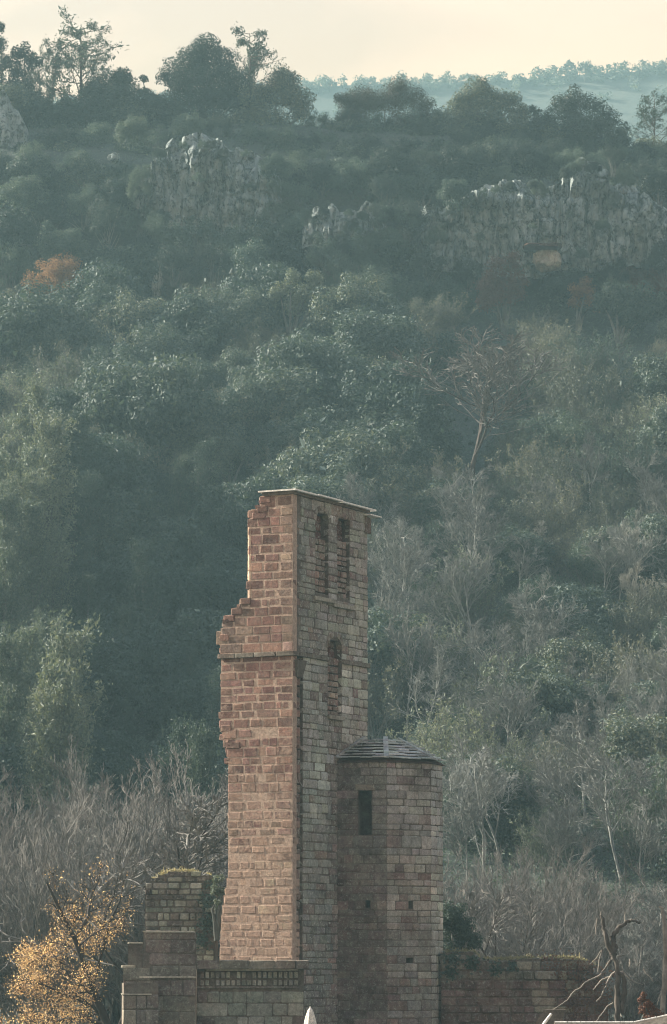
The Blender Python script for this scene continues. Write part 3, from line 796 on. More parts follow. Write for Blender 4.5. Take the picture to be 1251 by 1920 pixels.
# ------------------------------------------------------------------ ground, slope, cliffs, far hills
def vnoise(x, y, seed=0):
    g = np.random.default_rng(seed).uniform(-1, 1, (64, 64))
    xi, yi = np.floor(x).astype(int), np.floor(y).astype(int); fx, fy = x - xi, y - yi
    fx, fy = fx * fx * (3 - 2 * fx), fy * fy * (3 - 2 * fy)
    G = lambda i, j: g[i % 64, j % 64]
    return (G(xi, yi) * (1 - fx) + G(xi + 1, yi) * fx) * (1 - fy) + (G(xi, yi + 1) * (1 - fx) + G(xi + 1, yi + 1) * fx) * fy
def fbm(x, y, seed=0, n=4):
    return sum(vnoise(x * 2 ** k, y * 2 ** k, seed + k) * .5 ** k for k in range(n))
PD = [-100, 0, 60, 85, 128, 150, 165, 200, 235, 275, 305, 312, 320, 332, 345, 420, 560, 660, 900, 1100, 3000]
PZ = [-1.7, -1.7, -2, -4, -4, -1.5, 2, 10, 25.5, 43.5, 58, 62, 74, 80, 80, 62, 20, -2, -2, -2, -2]
def ridge_shift(x):     # the crest sinks to the right
    return np.interp(x, [-60, -20, 0, 10, 18, 27, 34, 60], [3, 1.2, .6, .2, -.8, -2.4, -3, -5])
def h(x, y):
    x = np.asarray(x, float); y = np.asarray(y, float)
    z = np.interp(y, PD, PZ)
    k = np.clip((y - 140) / 60, 0, 1) * np.clip((700 - y) / 200, 0, 1)
    z = z + k * (fbm(x / 22, y / 22, 3) * 1.6) + np.clip((y - 300) / 25, 0, 1) * np.clip((500 - y) / 100, 0, 1) * ridge_shift(x)
    # gully left of the tower
    z = z - 5 * np.exp(-((x + 11) / 7) ** 2) * np.clip((y - 165) / 30, 0, 1) * np.clip((262 - y) / 30, 0, 1)
    return z
def hs(x, y): return float(h(x, y))
def ground_at(px, py):
    d = np.linspace(128, 345, 900); r = ray(px, py); z = r[2] / r[1] * d; x = r[0] / r[1] * d
    below = z <= h(x, d)
    i = int(np.argmax(below)) if below.any() else len(d) - 1
    return np.array((x[i], d[i], float(h(x[i], d[i]))))
def grid_mesh(X, Y, Z):
    n, m = X.shape; v = np.stack([X, Y, Z], -1).reshape(-1, 3)
    i = np.arange(n - 1)[:, None] * m + np.arange(m - 1)[None]
    return v, np.stack([i, i + 1, i + m + 1, i + m], -1).reshape(-1, 4)
m_, t_, b_ = newmat('slope_earth')
pos = worldpos(t_)
colr = ramp(t_, noise(t_, .22, 7, pos, .7), [(.3, (.03, .045, .039)), (.5, (.045, .06, .051)), (.68, (.07, .078, .064))])
t_.links.new(colr, b_.inputs['Base Color']); b_.inputs['Roughness'].default_value = 1
bump(t_, noise(t_, 1.2, 6, pos, .7), 1, .5, b_)
M['earth'] = m_
xs = np.concatenate([np.linspace(-980, -120, 18), np.linspace(-112, 112, 150), np.linspace(120, 980, 18)])
ys = np.concatenate([np.linspace(-45, 130, 16), np.linspace(134, 350, 170), np.linspace(360, 1340, 40)])
X, Y = np.meshgrid(xs, ys); v, f = grid_mesh(X, Y, h(X, Y))
tag(link('ground', mesh_np('ground', v, f, M['earth'], smooth=True)), kind='structure')

# pale weathered rock faces below the crest
m_, t_, b_ = newmat('limestone')
pos = worldpos(t_)
mp_ = t_.nodes.new('ShaderNodeMapping'); mp_.inputs['Scale'].default_value = (1.6, 1.6, .17); t_.links.new(pos, mp_.inputs['Vector'])
base = ramp(t_, noise(t_, .9, 8, mp_.outputs['Vector'], .72), [(.32, (.07, .09, .088)), (.44, (.24, .28, .275)), (.57, (.38, .425, .41)), (.78, (.54, .56, .53))])
crev = ramp(t_, noise(t_, 1.3, 6, pos, .7), [(.40, (.22, .24, .22)), (.5, (1, 1, 1))])
base = mixc(t_, 1.0, base, crev, 'MULTIPLY')
moss = ramp(t_, noise(t_, .33, 6, pos, .7), [(.55, (0, 0, 0)), (.64, (.8, .8, .8))])
base = mixc(t_, moss, base, (.045, .065, .05, 1))
t_.links.new(base, b_.inputs['Base Color']); b_.inputs['Roughness'].default_value = 1
bump(t_, noise(t_, 1.6, 7, mp_.outputs['Vector'], .75), 1, .6, b_)
M['rock'] = m_
def cliff(name, label, tops, bots, d, seed, rough=1.0, mat='rock', cat=None, kind='structure', bulge=.5):
    x0, x1 = tops[0][0], tops[-1][0]; n = max(12, int((x1 - x0) / 2.2)); m = max(10, int(max(b[1] for b in bots) - min(t[1] for t in tops)) // 3)
    X = np.linspace(x0, x1, n); T = np.interp(X, *zip(*tops)); Bm = np.interp(X, *zip(*bots))
    T = T + 12 * vnoise(X / 40, X * 0, seed + 9) + np.floor(3 * vnoise(X / 16, X * 0, seed + 5)) * 3
    pts = np.zeros((m, n, 3))
    for j in range(m):
        s = j / (m - 1); py = Bm * (1 - s) + T * s
        for i in range(n): pts[j, i] = P(X[i], py[i], d)
    x, z = pts[..., 0], pts[..., 2]
    rid = 1 - np.abs(fbm(x / 1.9 + .25 * vnoise(x / 2, z / 2, seed + 20), z / 11, seed, 4)) * 1.5
    led = np.abs(fbm(x / 11, z / 2.1, seed + 31, 3))
    cell = np.random.default_rng(seed + 70).uniform(-1, 1, (97, 97))
    def blk(w, hh, k):
        wx = x + .35 * vnoise(x * 1.3, z * 1.3, seed + 6 + k); wz = z + .5 * vnoise(x / 1.5, z / 3, seed + 8 + k)
        row = np.floor(wz / hh).astype(int); colm = np.floor(wx / w + cell[row % 97, k] * .5).astype(int)
        fx = np.abs((wx / w + cell[row % 97, k] * .5) % 1 - .5) * 2
        return cell[colm % 97, row % 97], np.clip((fx - .86) / .14, 0, 1)
    c1_, k1 = blk(1.7, 4.2, 1); c2_, k2 = blk(.75, 1.6, 2)
    s = np.linspace(0, 1, m)[:, None]
    y = d - rough * (rid * 1.0 + led * .5 + fbm(x / 8, z / 8, seed + 3) * 1.5 + c1_ * .42 + c2_ * .26 - k1 * .6 - k2 * .22) + s ** 4 * 1.0 * bulge - 1.0 * (1 - s) * bulge
    edge = np.minimum(np.linspace(0, 1, n), np.linspace(1, 0, n))[None]
    y = y + 1.8 * np.exp(-edge * n / 2.)
    # carry the top back into the hill, and close the back
    rows = [np.stack([x, y, z], -1), np.stack([x[-1:], y[-1:] + 5, z[-1:] + .4], -1), np.stack([x[:1], y[-1:] + 6, z[:1] - 2], -1)]
    A = np.concatenate(rows); v, f = grid_mesh(A[..., 0], A[..., 1], A[..., 2])
    o = link(name, mesh_np(name, v, f, M[mat], smooth=False)); return tag(o, label, cat, kind=kind)
cliff('cliff', None, [(566, 440), (590, 408), (620, 396), (660, 398), (700, 392), (730, 398), (780, 386), (830, 384), (862, 384), (905, 362), (960, 348), (1020, 340), (1062, 322), (1088, 302), (1116, 312), (1150, 340), (1195, 345), (1225, 376), (1262, 396), (1330, 405)],
      [(566, 470), (700, 475), (800, 505), (900, 520), (1000, 525), (1100, 512), (1200, 500), (1330, 510)], 308.5, 41)
cliff('cliff', None, [(262, 345), (280, 312), (300, 284), (332, 268), (398, 266), (432, 284), (470, 284), (508, 298), (528, 330)], [(262, 410), (300, 430), (400, 446), (500, 446), (528, 430)], 314.5, 77)
cliff('rock_pinnacle', 'tall grey rock pinnacle at the left edge among the crest trees', [(-60, 170), (-20, 165), (8, 172), (16, 196), (34, 206), (46, 250), (56, 290)], [(-60, 300), (0, 305), (40, 302), (56, 298)], 324, 23, .5, cat='rock', kind='thing')

M['tanrock'] = stone_mat('tan_rock', (.40, .37, .31), lichen=(.2, .22, .19), amount=.5, streak=.6)
def boulder(name, label, px, py, wpx, hpx, d, mat, seed):
    g = np.random.default_rng(seed); c = P(px, py, d); s = pxm(d)
    bm = bmesh.new(); bmesh.ops.create_icosphere(bm, subdivisions=4, radius=1)
    for v_ in bm.verts:
        p = np.array(v_.co); k = 1 + .28 * float(fbm(p[0:1] * 1.7 + seed, p[2:3] * 1.7 + p[1:2], seed)[0])
        q_ = np.sign(p) * np.abs(p) ** .75 * k
        v_.co = (q_[0] * wpx / 2 / s, q_[1] * wpx / 2 / s * .8, q_[2] * hpx / 2 / s)
    me = bpy.data.meshes.new(name); bm.to_mesh(me); bm.free(); me.materials.append(M[mat])
    return tag(link(name, me, loc=tuple(c)), label, 'rock')
boulder('rock_outcrop', 'pale buff rock under a dark overhang at the foot of the big cliff', 1026, 488, 54, 40, 306, 'tanrock', 4)
boulder('rock_outcrop', 'dark overhanging ledge above the pale buff rock', 1018, 463, 66, 9, 305, 'darkshade', 6)
boulder('rock_outcrop', 'small tan rock high on the right of the big cliff', 1124, 347, 26, 34, 309.5, 'rock', 5)
boulder('rock_outcrop', 'rounded pale boulder on the crest of the left cliff', 386, 276, 22, 16, 313, 'rock', 8)
boulder('rock_outcrop', 'small bright boulder right of the rounded one on the left cliff', 416, 290, 28, 13, 313, 'rock', 9)
boulder('rock_outcrop', 'pale rock knob in the scrub left of the left cliff', 214, 296, 22, 18, 317, 'rock', 10)

# far wooded hill
xs = np.linspace(-900, 900, 160); ys = np.concatenate([np.linspace(640, 1000, 40), np.linspace(1012, 1330, 10)])
X, Y = np.meshgrid(xs, ys)
def crest(x):
    px = 625.5 + x / 1000 * FPX
    py = np.interp(px, [-2500, -600, 300, 600, 700, 800, 900, 1000, 1060, 1251, 1600, 3500], [420, 260, 185, 162, 158, 158, 152, 150, 142, 132, 120, 90])
    return np.array([P(625.5, q_, 1000)[2] for q_ in np.ravel(py)]).reshape(np.shape(x))
def far_h(x, y):
    s = np.clip((y - 640) / 360, 0, 1); return crest(x) * s ** .9 + fbm(x / 40, y / 40, 8) * 6 * s * (1 - s) * 3 - np.clip(y - 1000, 0, None) * .35 + np.where(s < .05, -3, 0)
v, f = grid_mesh(X, Y, far_h(X, Y))
tag(link('hills', mesh_np('hills', v, f, M['earth'], smooth=True)), kind='structure')

# ------------------------------------------------------------------ plant shapes (each built once, shared by its copies)
def mesh_multi(name, pieces):
    """pieces: [(v, f, rnd or None, mat)] -> one mesh with material slots"""
    vs_, fs_, rs_, ms_, n = [], [], [], [], 0
    for k, (v, f, r, _m) in enumerate(pieces):
        vs_.append(v); fs_.append(f + n); n += len(v); rs_.append(np.full(len(f), .5) if r is None else r); ms_.append(np.full(len(f), k, dtype=np.int32))
    me = mesh_np(name, np.concatenate(vs_), np.concatenate(fs_), None, rnd=np.concatenate(rs_))
    for p in pieces: me.materials.append(p[3])
    me.polygons.foreach_set('material_index', np.concatenate(ms_)); return me
def dome_lobes(g, n, rx, hz, r0, r1, z0):
    d = sph(g, n * 3); d = d[d[:, 2] > -.25][:n]
    f = g.uniform(.55, 1, n)[:, None]
    c = d * f * (rx, rx, hz) + (0, 0, z0)
    return np.concatenate([c, g.uniform(r0, r1, (n, 1))], 1)
def trunk_mesh(name, g, hgt, r, n=4, mat='bark', lean=.1, spread=50):
    p, rd = grow(g, np.zeros((1, 3)), np.array([[lean, 0, 1.]]), np.array([hgt]), np.array([r]), 7, .07, (0, 0, .1), .45)
    p2 = sprout(g, p, rd, n, .4, .95, spread, .5, np.array([hgt]), .6)
    q, rq = grow(g, *p2, 6, .12, (0, 0, .3), .3)
    return mesh_np(name, *cat_tubes([tubes(p, rd, 7), tubes(q, rq, 5)]), M[mat], smooth=True)

def make_ilex(k):
    g = np.random.default_rng(100 + k)
    L = dome_lobes(g, 46, 2.1, 2.1, .42, .8, 1.5)
    v, f, r = crown_cloud(g, L, 62, .068, .3, -.6)
    i = leaves(g, g.normal(0, .9, (700, 3)) * (1, 1, .8) + (0, 0, 1.5), sph(g, 700), .13)
    return mesh_multi('ilex', [(np.concatenate([v, i[0]]), np.concatenate([f, i[1] + len(v)]), np.concatenate([r, np.zeros(700)]), M['ilex'])])  # inner leaves get the darkest tone, painting shade inside the crown
def make_bush(k):
    g = np.random.default_rng(200 + k)
    L = dome_lobes(g, 40, 1.7, 2.1, .3, .62, 1.6)
    v, f, r = crown_cloud(g, L, 60, .068, .45, -.9, .4)
    st = grow(g, np.zeros((14, 3)) + g.normal(0, .2, (14, 3)) * (1, 1, 0), g.normal(0, .35, (14, 3)) + (0, 0, 1), g.uniform(2, 3.6, 14), np.full(14, .035), 6, .15, (0, 0, .1))
    return mesh_multi('bush', [(v, f, r, M['teal']), (*tubes(*st, 4), None, M['bark'])])
def make_scrub(k):
    """upright, half-bare twiggy shrub"""
    g = np.random.default_rng(300 + k)
    n = 36
    p, rd = grow(g, g.normal(0, .45, (n, 3)) * (1, 1, 0), g.normal(0, .38, (n, 3)) + (0, 0, 1), g.uniform(2.2, 4.3, n), np.full(n, .032), 7, .13, (0, 0, .3))
    s = sprout(g, p, rd, 9, .25, 1, 38, .33, np.full(n, 3.4), .7, .012); q, rq = grow(g, *s, 5, .14, (0, 0, .45))
    s2 = sprout(g, q, rq, 4, .2, 1, 35, .5, s[2], .8, .011); u, ru = grow(g, *s2, 4, .14, (0, 0, .35))
    tv, tf = cat_tubes([tubes(p, rd, 4), tubes(q, rq, 3), tubes(u, ru, 3)])
    c = u[:, 1:].reshape(-1, 3); c = np.concatenate([c, c + g.normal(0, .12, c.shape)]); c = c[g.uniform(0, 1, len(c)) < .62]
    nn = unit(g.normal(0, 1, (len(c), 3)) * (1, 1, .3)); lv, lf = leaves(g, c, nn, .075, .36)
    return mesh_multi('scrub', [(tv, tf, None, M['bark']), (lv, lf, g.uniform(0, 1, len(lf)), M['grey'])])
def make_bare(k, hgt=8.5, rmin=.019):
    g = np.random.default_rng(400 + k)
    p, rd = grow(g, np.zeros((1, 3)), np.array([[g.normal(0, .12), 0, 1.]]), np.array([hgt * .75]), np.array([.085]), 9, .10, (0, 0, .25), .3)
    a = sprout(g, p, rd, 9, .25, 1, 42, .55, np.array([hgt * .75]), .62, .03); A, rA = grow(g, *a, 7, .14, (0, 0, .45), .3)
    b = sprout(g, A, rA, 8, .2, 1, 40, .5, a[2], .6, .026); B, rB = grow(g, *b, 6, .15, (0, 0, .35), .5)
    c = sprout(g, B, rB, 8, .15, 1, 42, .6, b[2], .65, rmin); Cc_, rC = grow(g, *c, 5, .16, (0, 0, .3), .5)
    d = sprout(g, Cc_, rC, 2, .2, 1, 38, .5, c[2], .8, rmin * .85); D, rD = grow(g, *d, 4, .15, (0, 0, .25), .35)
    tr = mesh_np('trunk', *cat_tubes([tubes(p, rd, 7), tubes(A, rA, 5)]), M['limb'], smooth=True)
    return tr, mesh_np('crown', *cat_tubes([tubes(B, rB, 4), tubes(Cc_, rC, 3), tubes(D, rD, 3)]), M['twig'])
def make_thicket(k):
    g = np.random.default_rng(500 + k); n = 9
    p, rd = grow(g, g.normal(0, .3, (n, 3)) * (1, 1, 0), g.normal(0, .26, (n, 3)) + (0, 0, 1), g.uniform(7.5, 10.8, n), g.uniform(.05, .095, n), 9, .08, (0, 0, .2), .22)
    a = sprout(g, p, rd, 13, .15, 1, 32, .32, np.full(n, 9.), .55, .017); A, rA = grow(g, *a, 6, .13, (0, 0, .7), .5)
    b = sprout(g, A, rA, 7, .15, 1, 34, .45, a[2], .7, .012); B, rB = grow(g, *b, 5, .16, (0, 0, .6), .6)
    c = sprout(g, B, rB, 3, .15, 1, 34, .5, b[2], .85, .011); Cc_, rC = grow(g, *c, 4, .18, (0, 0, .5), .7)
    tr = mesh_np('trunk', *cat_tubes([tubes(p, rd, 5)]), M['thicket'], smooth=True)
    return tr, mesh_np('crown', *cat_tubes([tubes(A, rA, 3), tubes(B, rB, 3), tubes(Cc_, rC, 3)]), M['thicket'])
def make_tall(k):
    """tall narrow-headed tree with upswept sprays"""
    g = np.random.default_rng(600 + k); n = 60; hgt = 11
    p, rd = grow(g, np.zeros((1, 3)), np.array([[0, 0, 1.]]), np.array([hgt * .92]), np.array([.17]), 9, .03, (0, 0, .3), .2)
    a = sprout(g, p, rd, 46, .1, 1, 40, .26, np.array([hgt]), .4, .02); A, rA = grow(g, *a, 6, .1, (0, 0, .9), .4)
    b = sprout(g, A, rA, 9, .15, 1, 36, .42, a[2], .7, .012); B, rB = grow(g, *b, 5, .12, (0, 0, .7), .5)
    c = B[:, 1:].reshape(-1, 3); c = np.concatenate([c, c + g.normal(0, .16, c.shape), c + g.normal(0, .22, c.shape), c + g.normal(0, .2, c.shape), c + g.normal(0, .3, c.shape)])
    nn = unit(g.normal(0, 1, (len(c), 3)) * (1, 1, .25)); lv, lf = leaves(g, c, nn, .11, .4)
    return (mesh_np('trunk', *cat_tubes([tubes(p, rd, 6), tubes(A, rA, 4)]), M['bark'], smooth=True),
            mesh_np('crown', lv, lf, M['pale'], rnd=g.uniform(0, 1, len(lf))))
def make_pine(k, hgt=8.):
    g = np.random.default_rng(700 + k)
    p, rd = grow(g, np.zeros((1, 3)), np.array([[0, 0, 1.]]), np.array([hgt]), np.array([.16]), 9, .02, (0, 0, .3), .15)
    a = sprout(g, p, rd, 44, .22, .99, 74, .37, np.array([hgt]), .35, .028); A, rA = grow(g, *a, 6, .08, (0, 0, .12), .4)
    b = sprout(g, A, rA, 8, .3, 1, 45, .34, a[2], .6, .014); B, rB = grow(g, *b, 4, .1, (0, 0, .5), .5)
    c = B[:, 1:].reshape(-1, 3); c = np.concatenate([c, c + g.normal(0, .1, c.shape), c + g.normal(0, .13, c.shape), c + g.normal(0, .2, c.shape)])
    lv, lf = leaves(g, c, unit(g.normal(0, 1, (len(c), 3))), .12, .3)
    return (mesh_np('trunk', *cat_tubes([tubes(p, rd, 6), tubes(A, rA, 4), tubes(B, rB, 3)]), M['darkbark'], smooth=True),
            mesh_np('crown', lv, lf, M['darkgreen'], rnd=g.uniform(0, 1, len(lf))))
VAR = {'ilex': [make_ilex(k) for k in range(5)], 'bush': [make_bush(k) for k in range(4)], 'scrub': [make_scrub(k) for k in range(5)]}
PAIR = {'bare': [make_bare(k) for k in range(5)], 'thicket': [make_thicket(k) for k in range(5)], 'tall': [make_tall(k) for k in range(4)], 'pine': [make_pine(k) for k in range(3)]}
def set_mat(o, slot, mat):
    o.material_slots[slot].link = 'OBJECT'; o.material_slots[slot].material = M[mat]
def plant(name, kind, loc, sc, label, cat, group=None, leafmat=None, slot=0, k=None, rz=None, sz=None, bark=None):
    rz = random.uniform(0, 6.28) if rz is None else rz; sz = sz or sc * random.uniform(.85, 1.15)
    if kind in VAR:
        o = link(name, VAR[kind][k] if k is not None else random.choice(VAR[kind])); r = o
        if leafmat: set_mat(o, slot, leafmat)
    else:
        r = bpy.data.objects.new(name, None); C.objects.link(r); r.empty_display_size = .3
        t, c = PAIR[kind][k] if k is not None else random.choice(PAIR[kind])
        tk = link('trunk', t, r); o = link('crown', c, r)
        if bark: set_mat(tk, 0, bark)
        if leafmat: set_mat(o, 0, leafmat)
    r.location = loc; r.rotation_euler = (0, 0, rz); r.scale = (sc, sc, sz)
    return tag(r, label, cat, group)

# ------------------------------------------------------------------ the slope's own trees and shrubs
def where(px, py):
    if py < 520: return 'right below the cliffs', 0
    if py < 565: return 'along the foot of the cliff band', 1
    if py < 720: return ('on the upper slope at the left edge' if px < 200 else 'on the upper slope under the left cliff' if px < 480 else 'on the upper slope in line with the tower' if px < 760 else 'on the upper slope below the big cliff' if px < 1030 else 'on the upper slope at the right edge'), 2
    if py < 915: return ('on the middle slope at the left edge' if px < 180 else 'on the middle slope left of the tower top' if px < 430 else 'on the slope just above the tower top' if px < 700 else 'by the widest leafless tree' if px < 1000 else 'on the middle slope at the right edge'), 3
    if px < 470: return ('on the slope beside the left edge' + (', upper part' if py < 1100 else ', lower part') if px < 140 else 'in the dark gully, near the tower' if px > 320 else 'in the dark gully, towards the left edge'), 4
    if py < 1180: return ('close right of the tower top' if px < 860 else 'right of the tower top, by the white-limbed tree' if px < 1080 else 'level with the tower top at the right edge'), 5
    return ('close above the stair turret roof' if px < 860 else 'right of the turret roof' if px < 1060 else 'low on the slope at the right edge'), 5
MARKS = [(205, 490, 'the flat-topped green oak'), (100, 515, 'the rust leaved bush'), (90, 448, 'the pale pointed tree'), (945, 540, 'the purple brown tree'), (1190, 575, 'the dark rounded oak'), (568, 548, 'the pale grey green tree'),
         (428, 858, 'the sunlit yellow green bush'), (395, 1055, 'the dark domed bush'), (885, 770, 'the widest leafless tree'), (992, 1020, 'the white-limbed leafless tree'), (1160, 1040, 'the slim white stem'), (1192, 1125, 'the short white stem'),
         (1030, 1320, 'the bent pale trunk'), (1140, 1392, 'the small yellowish bush'), (288, 548, 'the dead whitish stem'), (600, 915, 'the tower top slab'), (467, 1050, 'the sunlit tower jamb'), (413, 1226, 'the string course end'), (695, 1230, 'the tower shaft'),
         (730, 1388, 'the turret roof'), (1026, 488, 'the buff overhung rock'), (390, 350, 'the left cliff'), (640, 415, 'the middle cliff'), (1050, 410, 'the big cliff'), (380, 140, 'the biggest crest oak'), (530, 190, 'the leaning crest oak'), (720, 200, 'the fine-twigged crest tree'),
         (900, 195, 'the middle crest oak'), (1090, 220, 'the domed crest oak'), (1226, 250, 'the young crest pine'), (150, 150, 'the tall open pine'), (20, 230, 'the rock pinnacle'), (620, 240, 'the skyline gap'), (5, 700, 'the upper left edge'), (5, 900, 'the middle left edge'),
         (5, 1150, 'the lower left edge'), (1246, 720, 'the upper right edge'), (1246, 900, 'the middle right edge'), (250, 720, 'the open upper left slope'), (650, 720, 'the slope centre'), (250, 900, 'the open middle left slope'), (250, 1200, 'the dark gully'),
         (120, 1780, 'the orange-leaved tree'), (335, 1640, 'the rubble wall stub'), (950, 1800, 'the garden wall'), (1150, 1740, 'the dead lopped tree'), (1244, 1760, 'the bare edge stem'), (828, 1440, 'the turret eaves'), (413, 1420, 'the torn tower edge')]
PEND = []
def name_later(o, txt, px, py): PEND.append((o, txt, px, py))
def settle_labels():
    sets = {}
    for o, txt, px, py in PEND:
        if not (0 <= px <= W and 0 <= py <= H):
            o['label'] = txt + ' outside the frame'; o['group'] = txt.replace('bush', 'bushe') + 's outside the frame'; continue
        mx_, my_, nm = min(MARKS, key=lambda m: (m[0] - px) ** 2 + (m[1] - py) ** 2)
        dx, dy = px - mx_, py - my_; r = math.hypot(dx, dy)
        if r < 28: d = 'at'
        else:
            v = 'above' if dy < 0 else 'below'; s = 'left of' if dx < 0 else 'right of'
            d = v if abs(dy) > 2 * abs(dx) else s if abs(dx) > 2 * abs(dy) else v + ' and ' + s
            d = ('close ' if r < 75 else '') + d
        sets.setdefault(f'{txt} {d} {nm}', []).append((px, py, o))
    ORD = ['leftmost', 'second', 'third', 'fourth', 'fifth', 'sixth', 'seventh', 'eighth', 'ninth', 'tenth', 'eleventh', 'twelfth']
    for lab, L in sets.items():
        L.sort(key=lambda t: (t[0], t[1]))
        for i, (px, py, o) in enumerate(L):
            if len(L) == 1: o['label'] = lab
            elif len(L) == 2:
                o['label'] = ('left ' if i == 0 else 'right ') + lab if abs(L[0][0] - L[1][0]) > abs(L[0][1] - L[1][1]) else ('upper ' if py == min(L[0][1], L[1][1]) else 'lower ') + lab
            else: o['label'] = ('leftmost ' if i == 0 else 'rightmost ' if i == len(L) - 1 else ORD[min(i, 11)] + ' from left ') + lab.replace('rounded dark green', 'dark green').replace('dense blackish green', 'blackish green').replace(' and left of', ' left of').replace(' and right of', ' right of')
def kind_here(px, py):
    u = random.random()
    if py < 565: return ('bush', 'teal') if u < .5 else ('ilex', 'darkgreen') if u < .7 else ('scrub', None)
    if py < 720:
        if px < 330: return ('ilex', None) if u < .5 else ('scrub', None) if u < .85 else ('bush', 'grey')
        if px < 720: return ('scrub', None) if u < .5 else ('bush', 'grey') if u < .7 else ('ilex', None)
        return ('scrub', None) if u < .68 else ('bush', 'grey') if u < .84 else ('ilex', None)
    if py < 950:
        if px < 150: return ('bush', 'pale') if u < .4 else ('ilex', None) if u < .65 else ('scrub', None)
        if px < 780: return ('ilex', None) if u < .64 else ('scrub', None) if u < .86 else ('bush', 'teal')
        return ('scrub', None) if u < .50 else ('bare', None) if u < .61 else ('ilex', None) if u < .82 else ('bush', 'teal')
    if px < 140: return ('tall', None) if u < .6 else ('bush', 'pale') if u < .85 else ('ilex', None)
    if px < 480: return ('ilex', 'darkgreen') if u < .35 else ('tall', 'darkgreen') if u < .8 else ('bush', 'teal')  # dark leaf colour helps paint the shade lying over the gully
    if px < 760 and py < 1000: return ('ilex', None) if u < .6 else ('scrub', None)
    return ('bare', None) if u < .40 else ('scrub', None) if u < .74 else ('ilex', None) if u < .88 else ('bush', 'teal')
WORDS = {('ilex', None): ('evergreen_shrub', 'rounded dark green evergreen shrub', 'shrub'), ('ilex', 'darkgreen'): ('evergreen_shrub', 'dense blackish green evergreen shrub', 'shrub'),
         ('bush', 'teal'): ('leafy_bush', 'loose blue green bush', 'bush'), ('bush', 'grey'): ('leafy_bush', 'loose grey green bush', 'bush'), ('bush', 'pale'): ('leafy_bush', 'loose pale green bush', 'bush'),
         ('scrub', None): ('twiggy_shrub', 'grey twiggy half-bare shrub', 'shrub'), ('tall', None): ('upright_tree', 'tall pale green upright tree', 'tree'),
         ('tall', 'darkgreen'): ('upright_tree', 'tall dark green upright tree', 'tree'), ('bare', None): ('bare_tree', 'leafless pale-limbed tree', 'tree')}
LOW = [(92, 515, 62), (945, 545, 66), (1190, 575, 80), (205, 490, 66), (568, 550, 66), (1095, 555, 40), (1220, 535, 50), (430, 860, 56), (885, 800, 50)]
KEEP = []      # hero crowns keep a little room: (px, py, radius)
def scatter():
    y = 158.
    while y < 316:
        sp = 3.75 + (y - 176) * .002
        xw = (625 / FPX) * y
        x = -xw - 13 + random.uniform(0, sp)
        while x < xw + 1.5:
            X_, Y_ = x + random.uniform(-1.3, 1.3), y + random.uniform(-1.6, 1.6)
            z = hs(X_, Y_); px, py = proj((X_, Y_, z + 2)); x += sp
            if (495 < px < 650 and py > 1010) or py > 1610 or (640 < px < 840 and py > 1420) or (410 < px < 650 and py > 1010): continue
            if any((px - a) ** 2 + (py - b) ** 2 < r * r for a, b, r in KEEP): continue
            if py < 470: continue
            kd, mt = kind_here(px, py); nm, txt, cat = WORDS[(kd, mt)]
            if any(abs(px - a) < w_ and 0 < py - b < 125 for a, b, w_ in LOW): kd, mt = 'scrub', None; nm, txt, cat = WORDS[(kd, mt)]
            low_ = any(abs(px - a) < w_ and 0 < py - b < 125 for a, b, w_ in LOW)
            wh, zi = where(px, py); s = random.uniform(.72, 1.25) * (.55 if low_ else 1)
            s *= 1.12
            if kd == 'ilex': s *= random.choice((1.1, 1.4, 1.75)) if px < 760 else random.choice((.8, 1., 1.2))
            if kd == 'bare': s *= .8
            if kd == 'scrub': s *= 1.05
            if kd == 'tall': s *= .8 if px < 150 else .62
            o = plant(nm, kd, (X_, Y_, z - .3), s, txt, cat, txt.replace('bush', 'bushe') + 's ' + wh, mt, 1 if kd == 'scrub' else 0)
            name_later(o, txt, px, py)
            if kd == 'scrub' and random.random() < .25: set_mat(o, 1, random.choice(('pale', 'teal', 'pale')))
        y += sp * .86
KEEP += [(92, 575, 42), (945, 605, 52), (1185, 635, 55), (205, 545, 50), (570, 615, 55), (1092, 605, 34), (1220, 570, 40), (428, 905, 45), (880, 860, 70), (90, 520, 45), (205, 480, 60), (945, 545, 55), (1185, 575, 70), (570, 550, 62), (1090, 560, 28), (880, 770, 110)]
scatter()

# undergrowth between them
g = np.random.default_rng(77); n = 240000
y_ = g.uniform(150, 335, n); x_ = g.uniform(-1, 1, n) * (y_ * .1 + 8); z_ = h(x_, y_) + np.abs(g.normal(0, .55, n)) + .02
lv, lf = leaves(g, np.stack([x_, y_, z_], 1), g.normal(0, .6, (n, 3)) + (0, -.3, 1), .09, .45)
tag(link('undergrowth', mesh_np('undergrowth', lv, lf, M['teal'], rnd=g.uniform(0, 1, n))), 'low green undergrowth covering the slope between shrubs', 'undergrowth', kind='stuff')

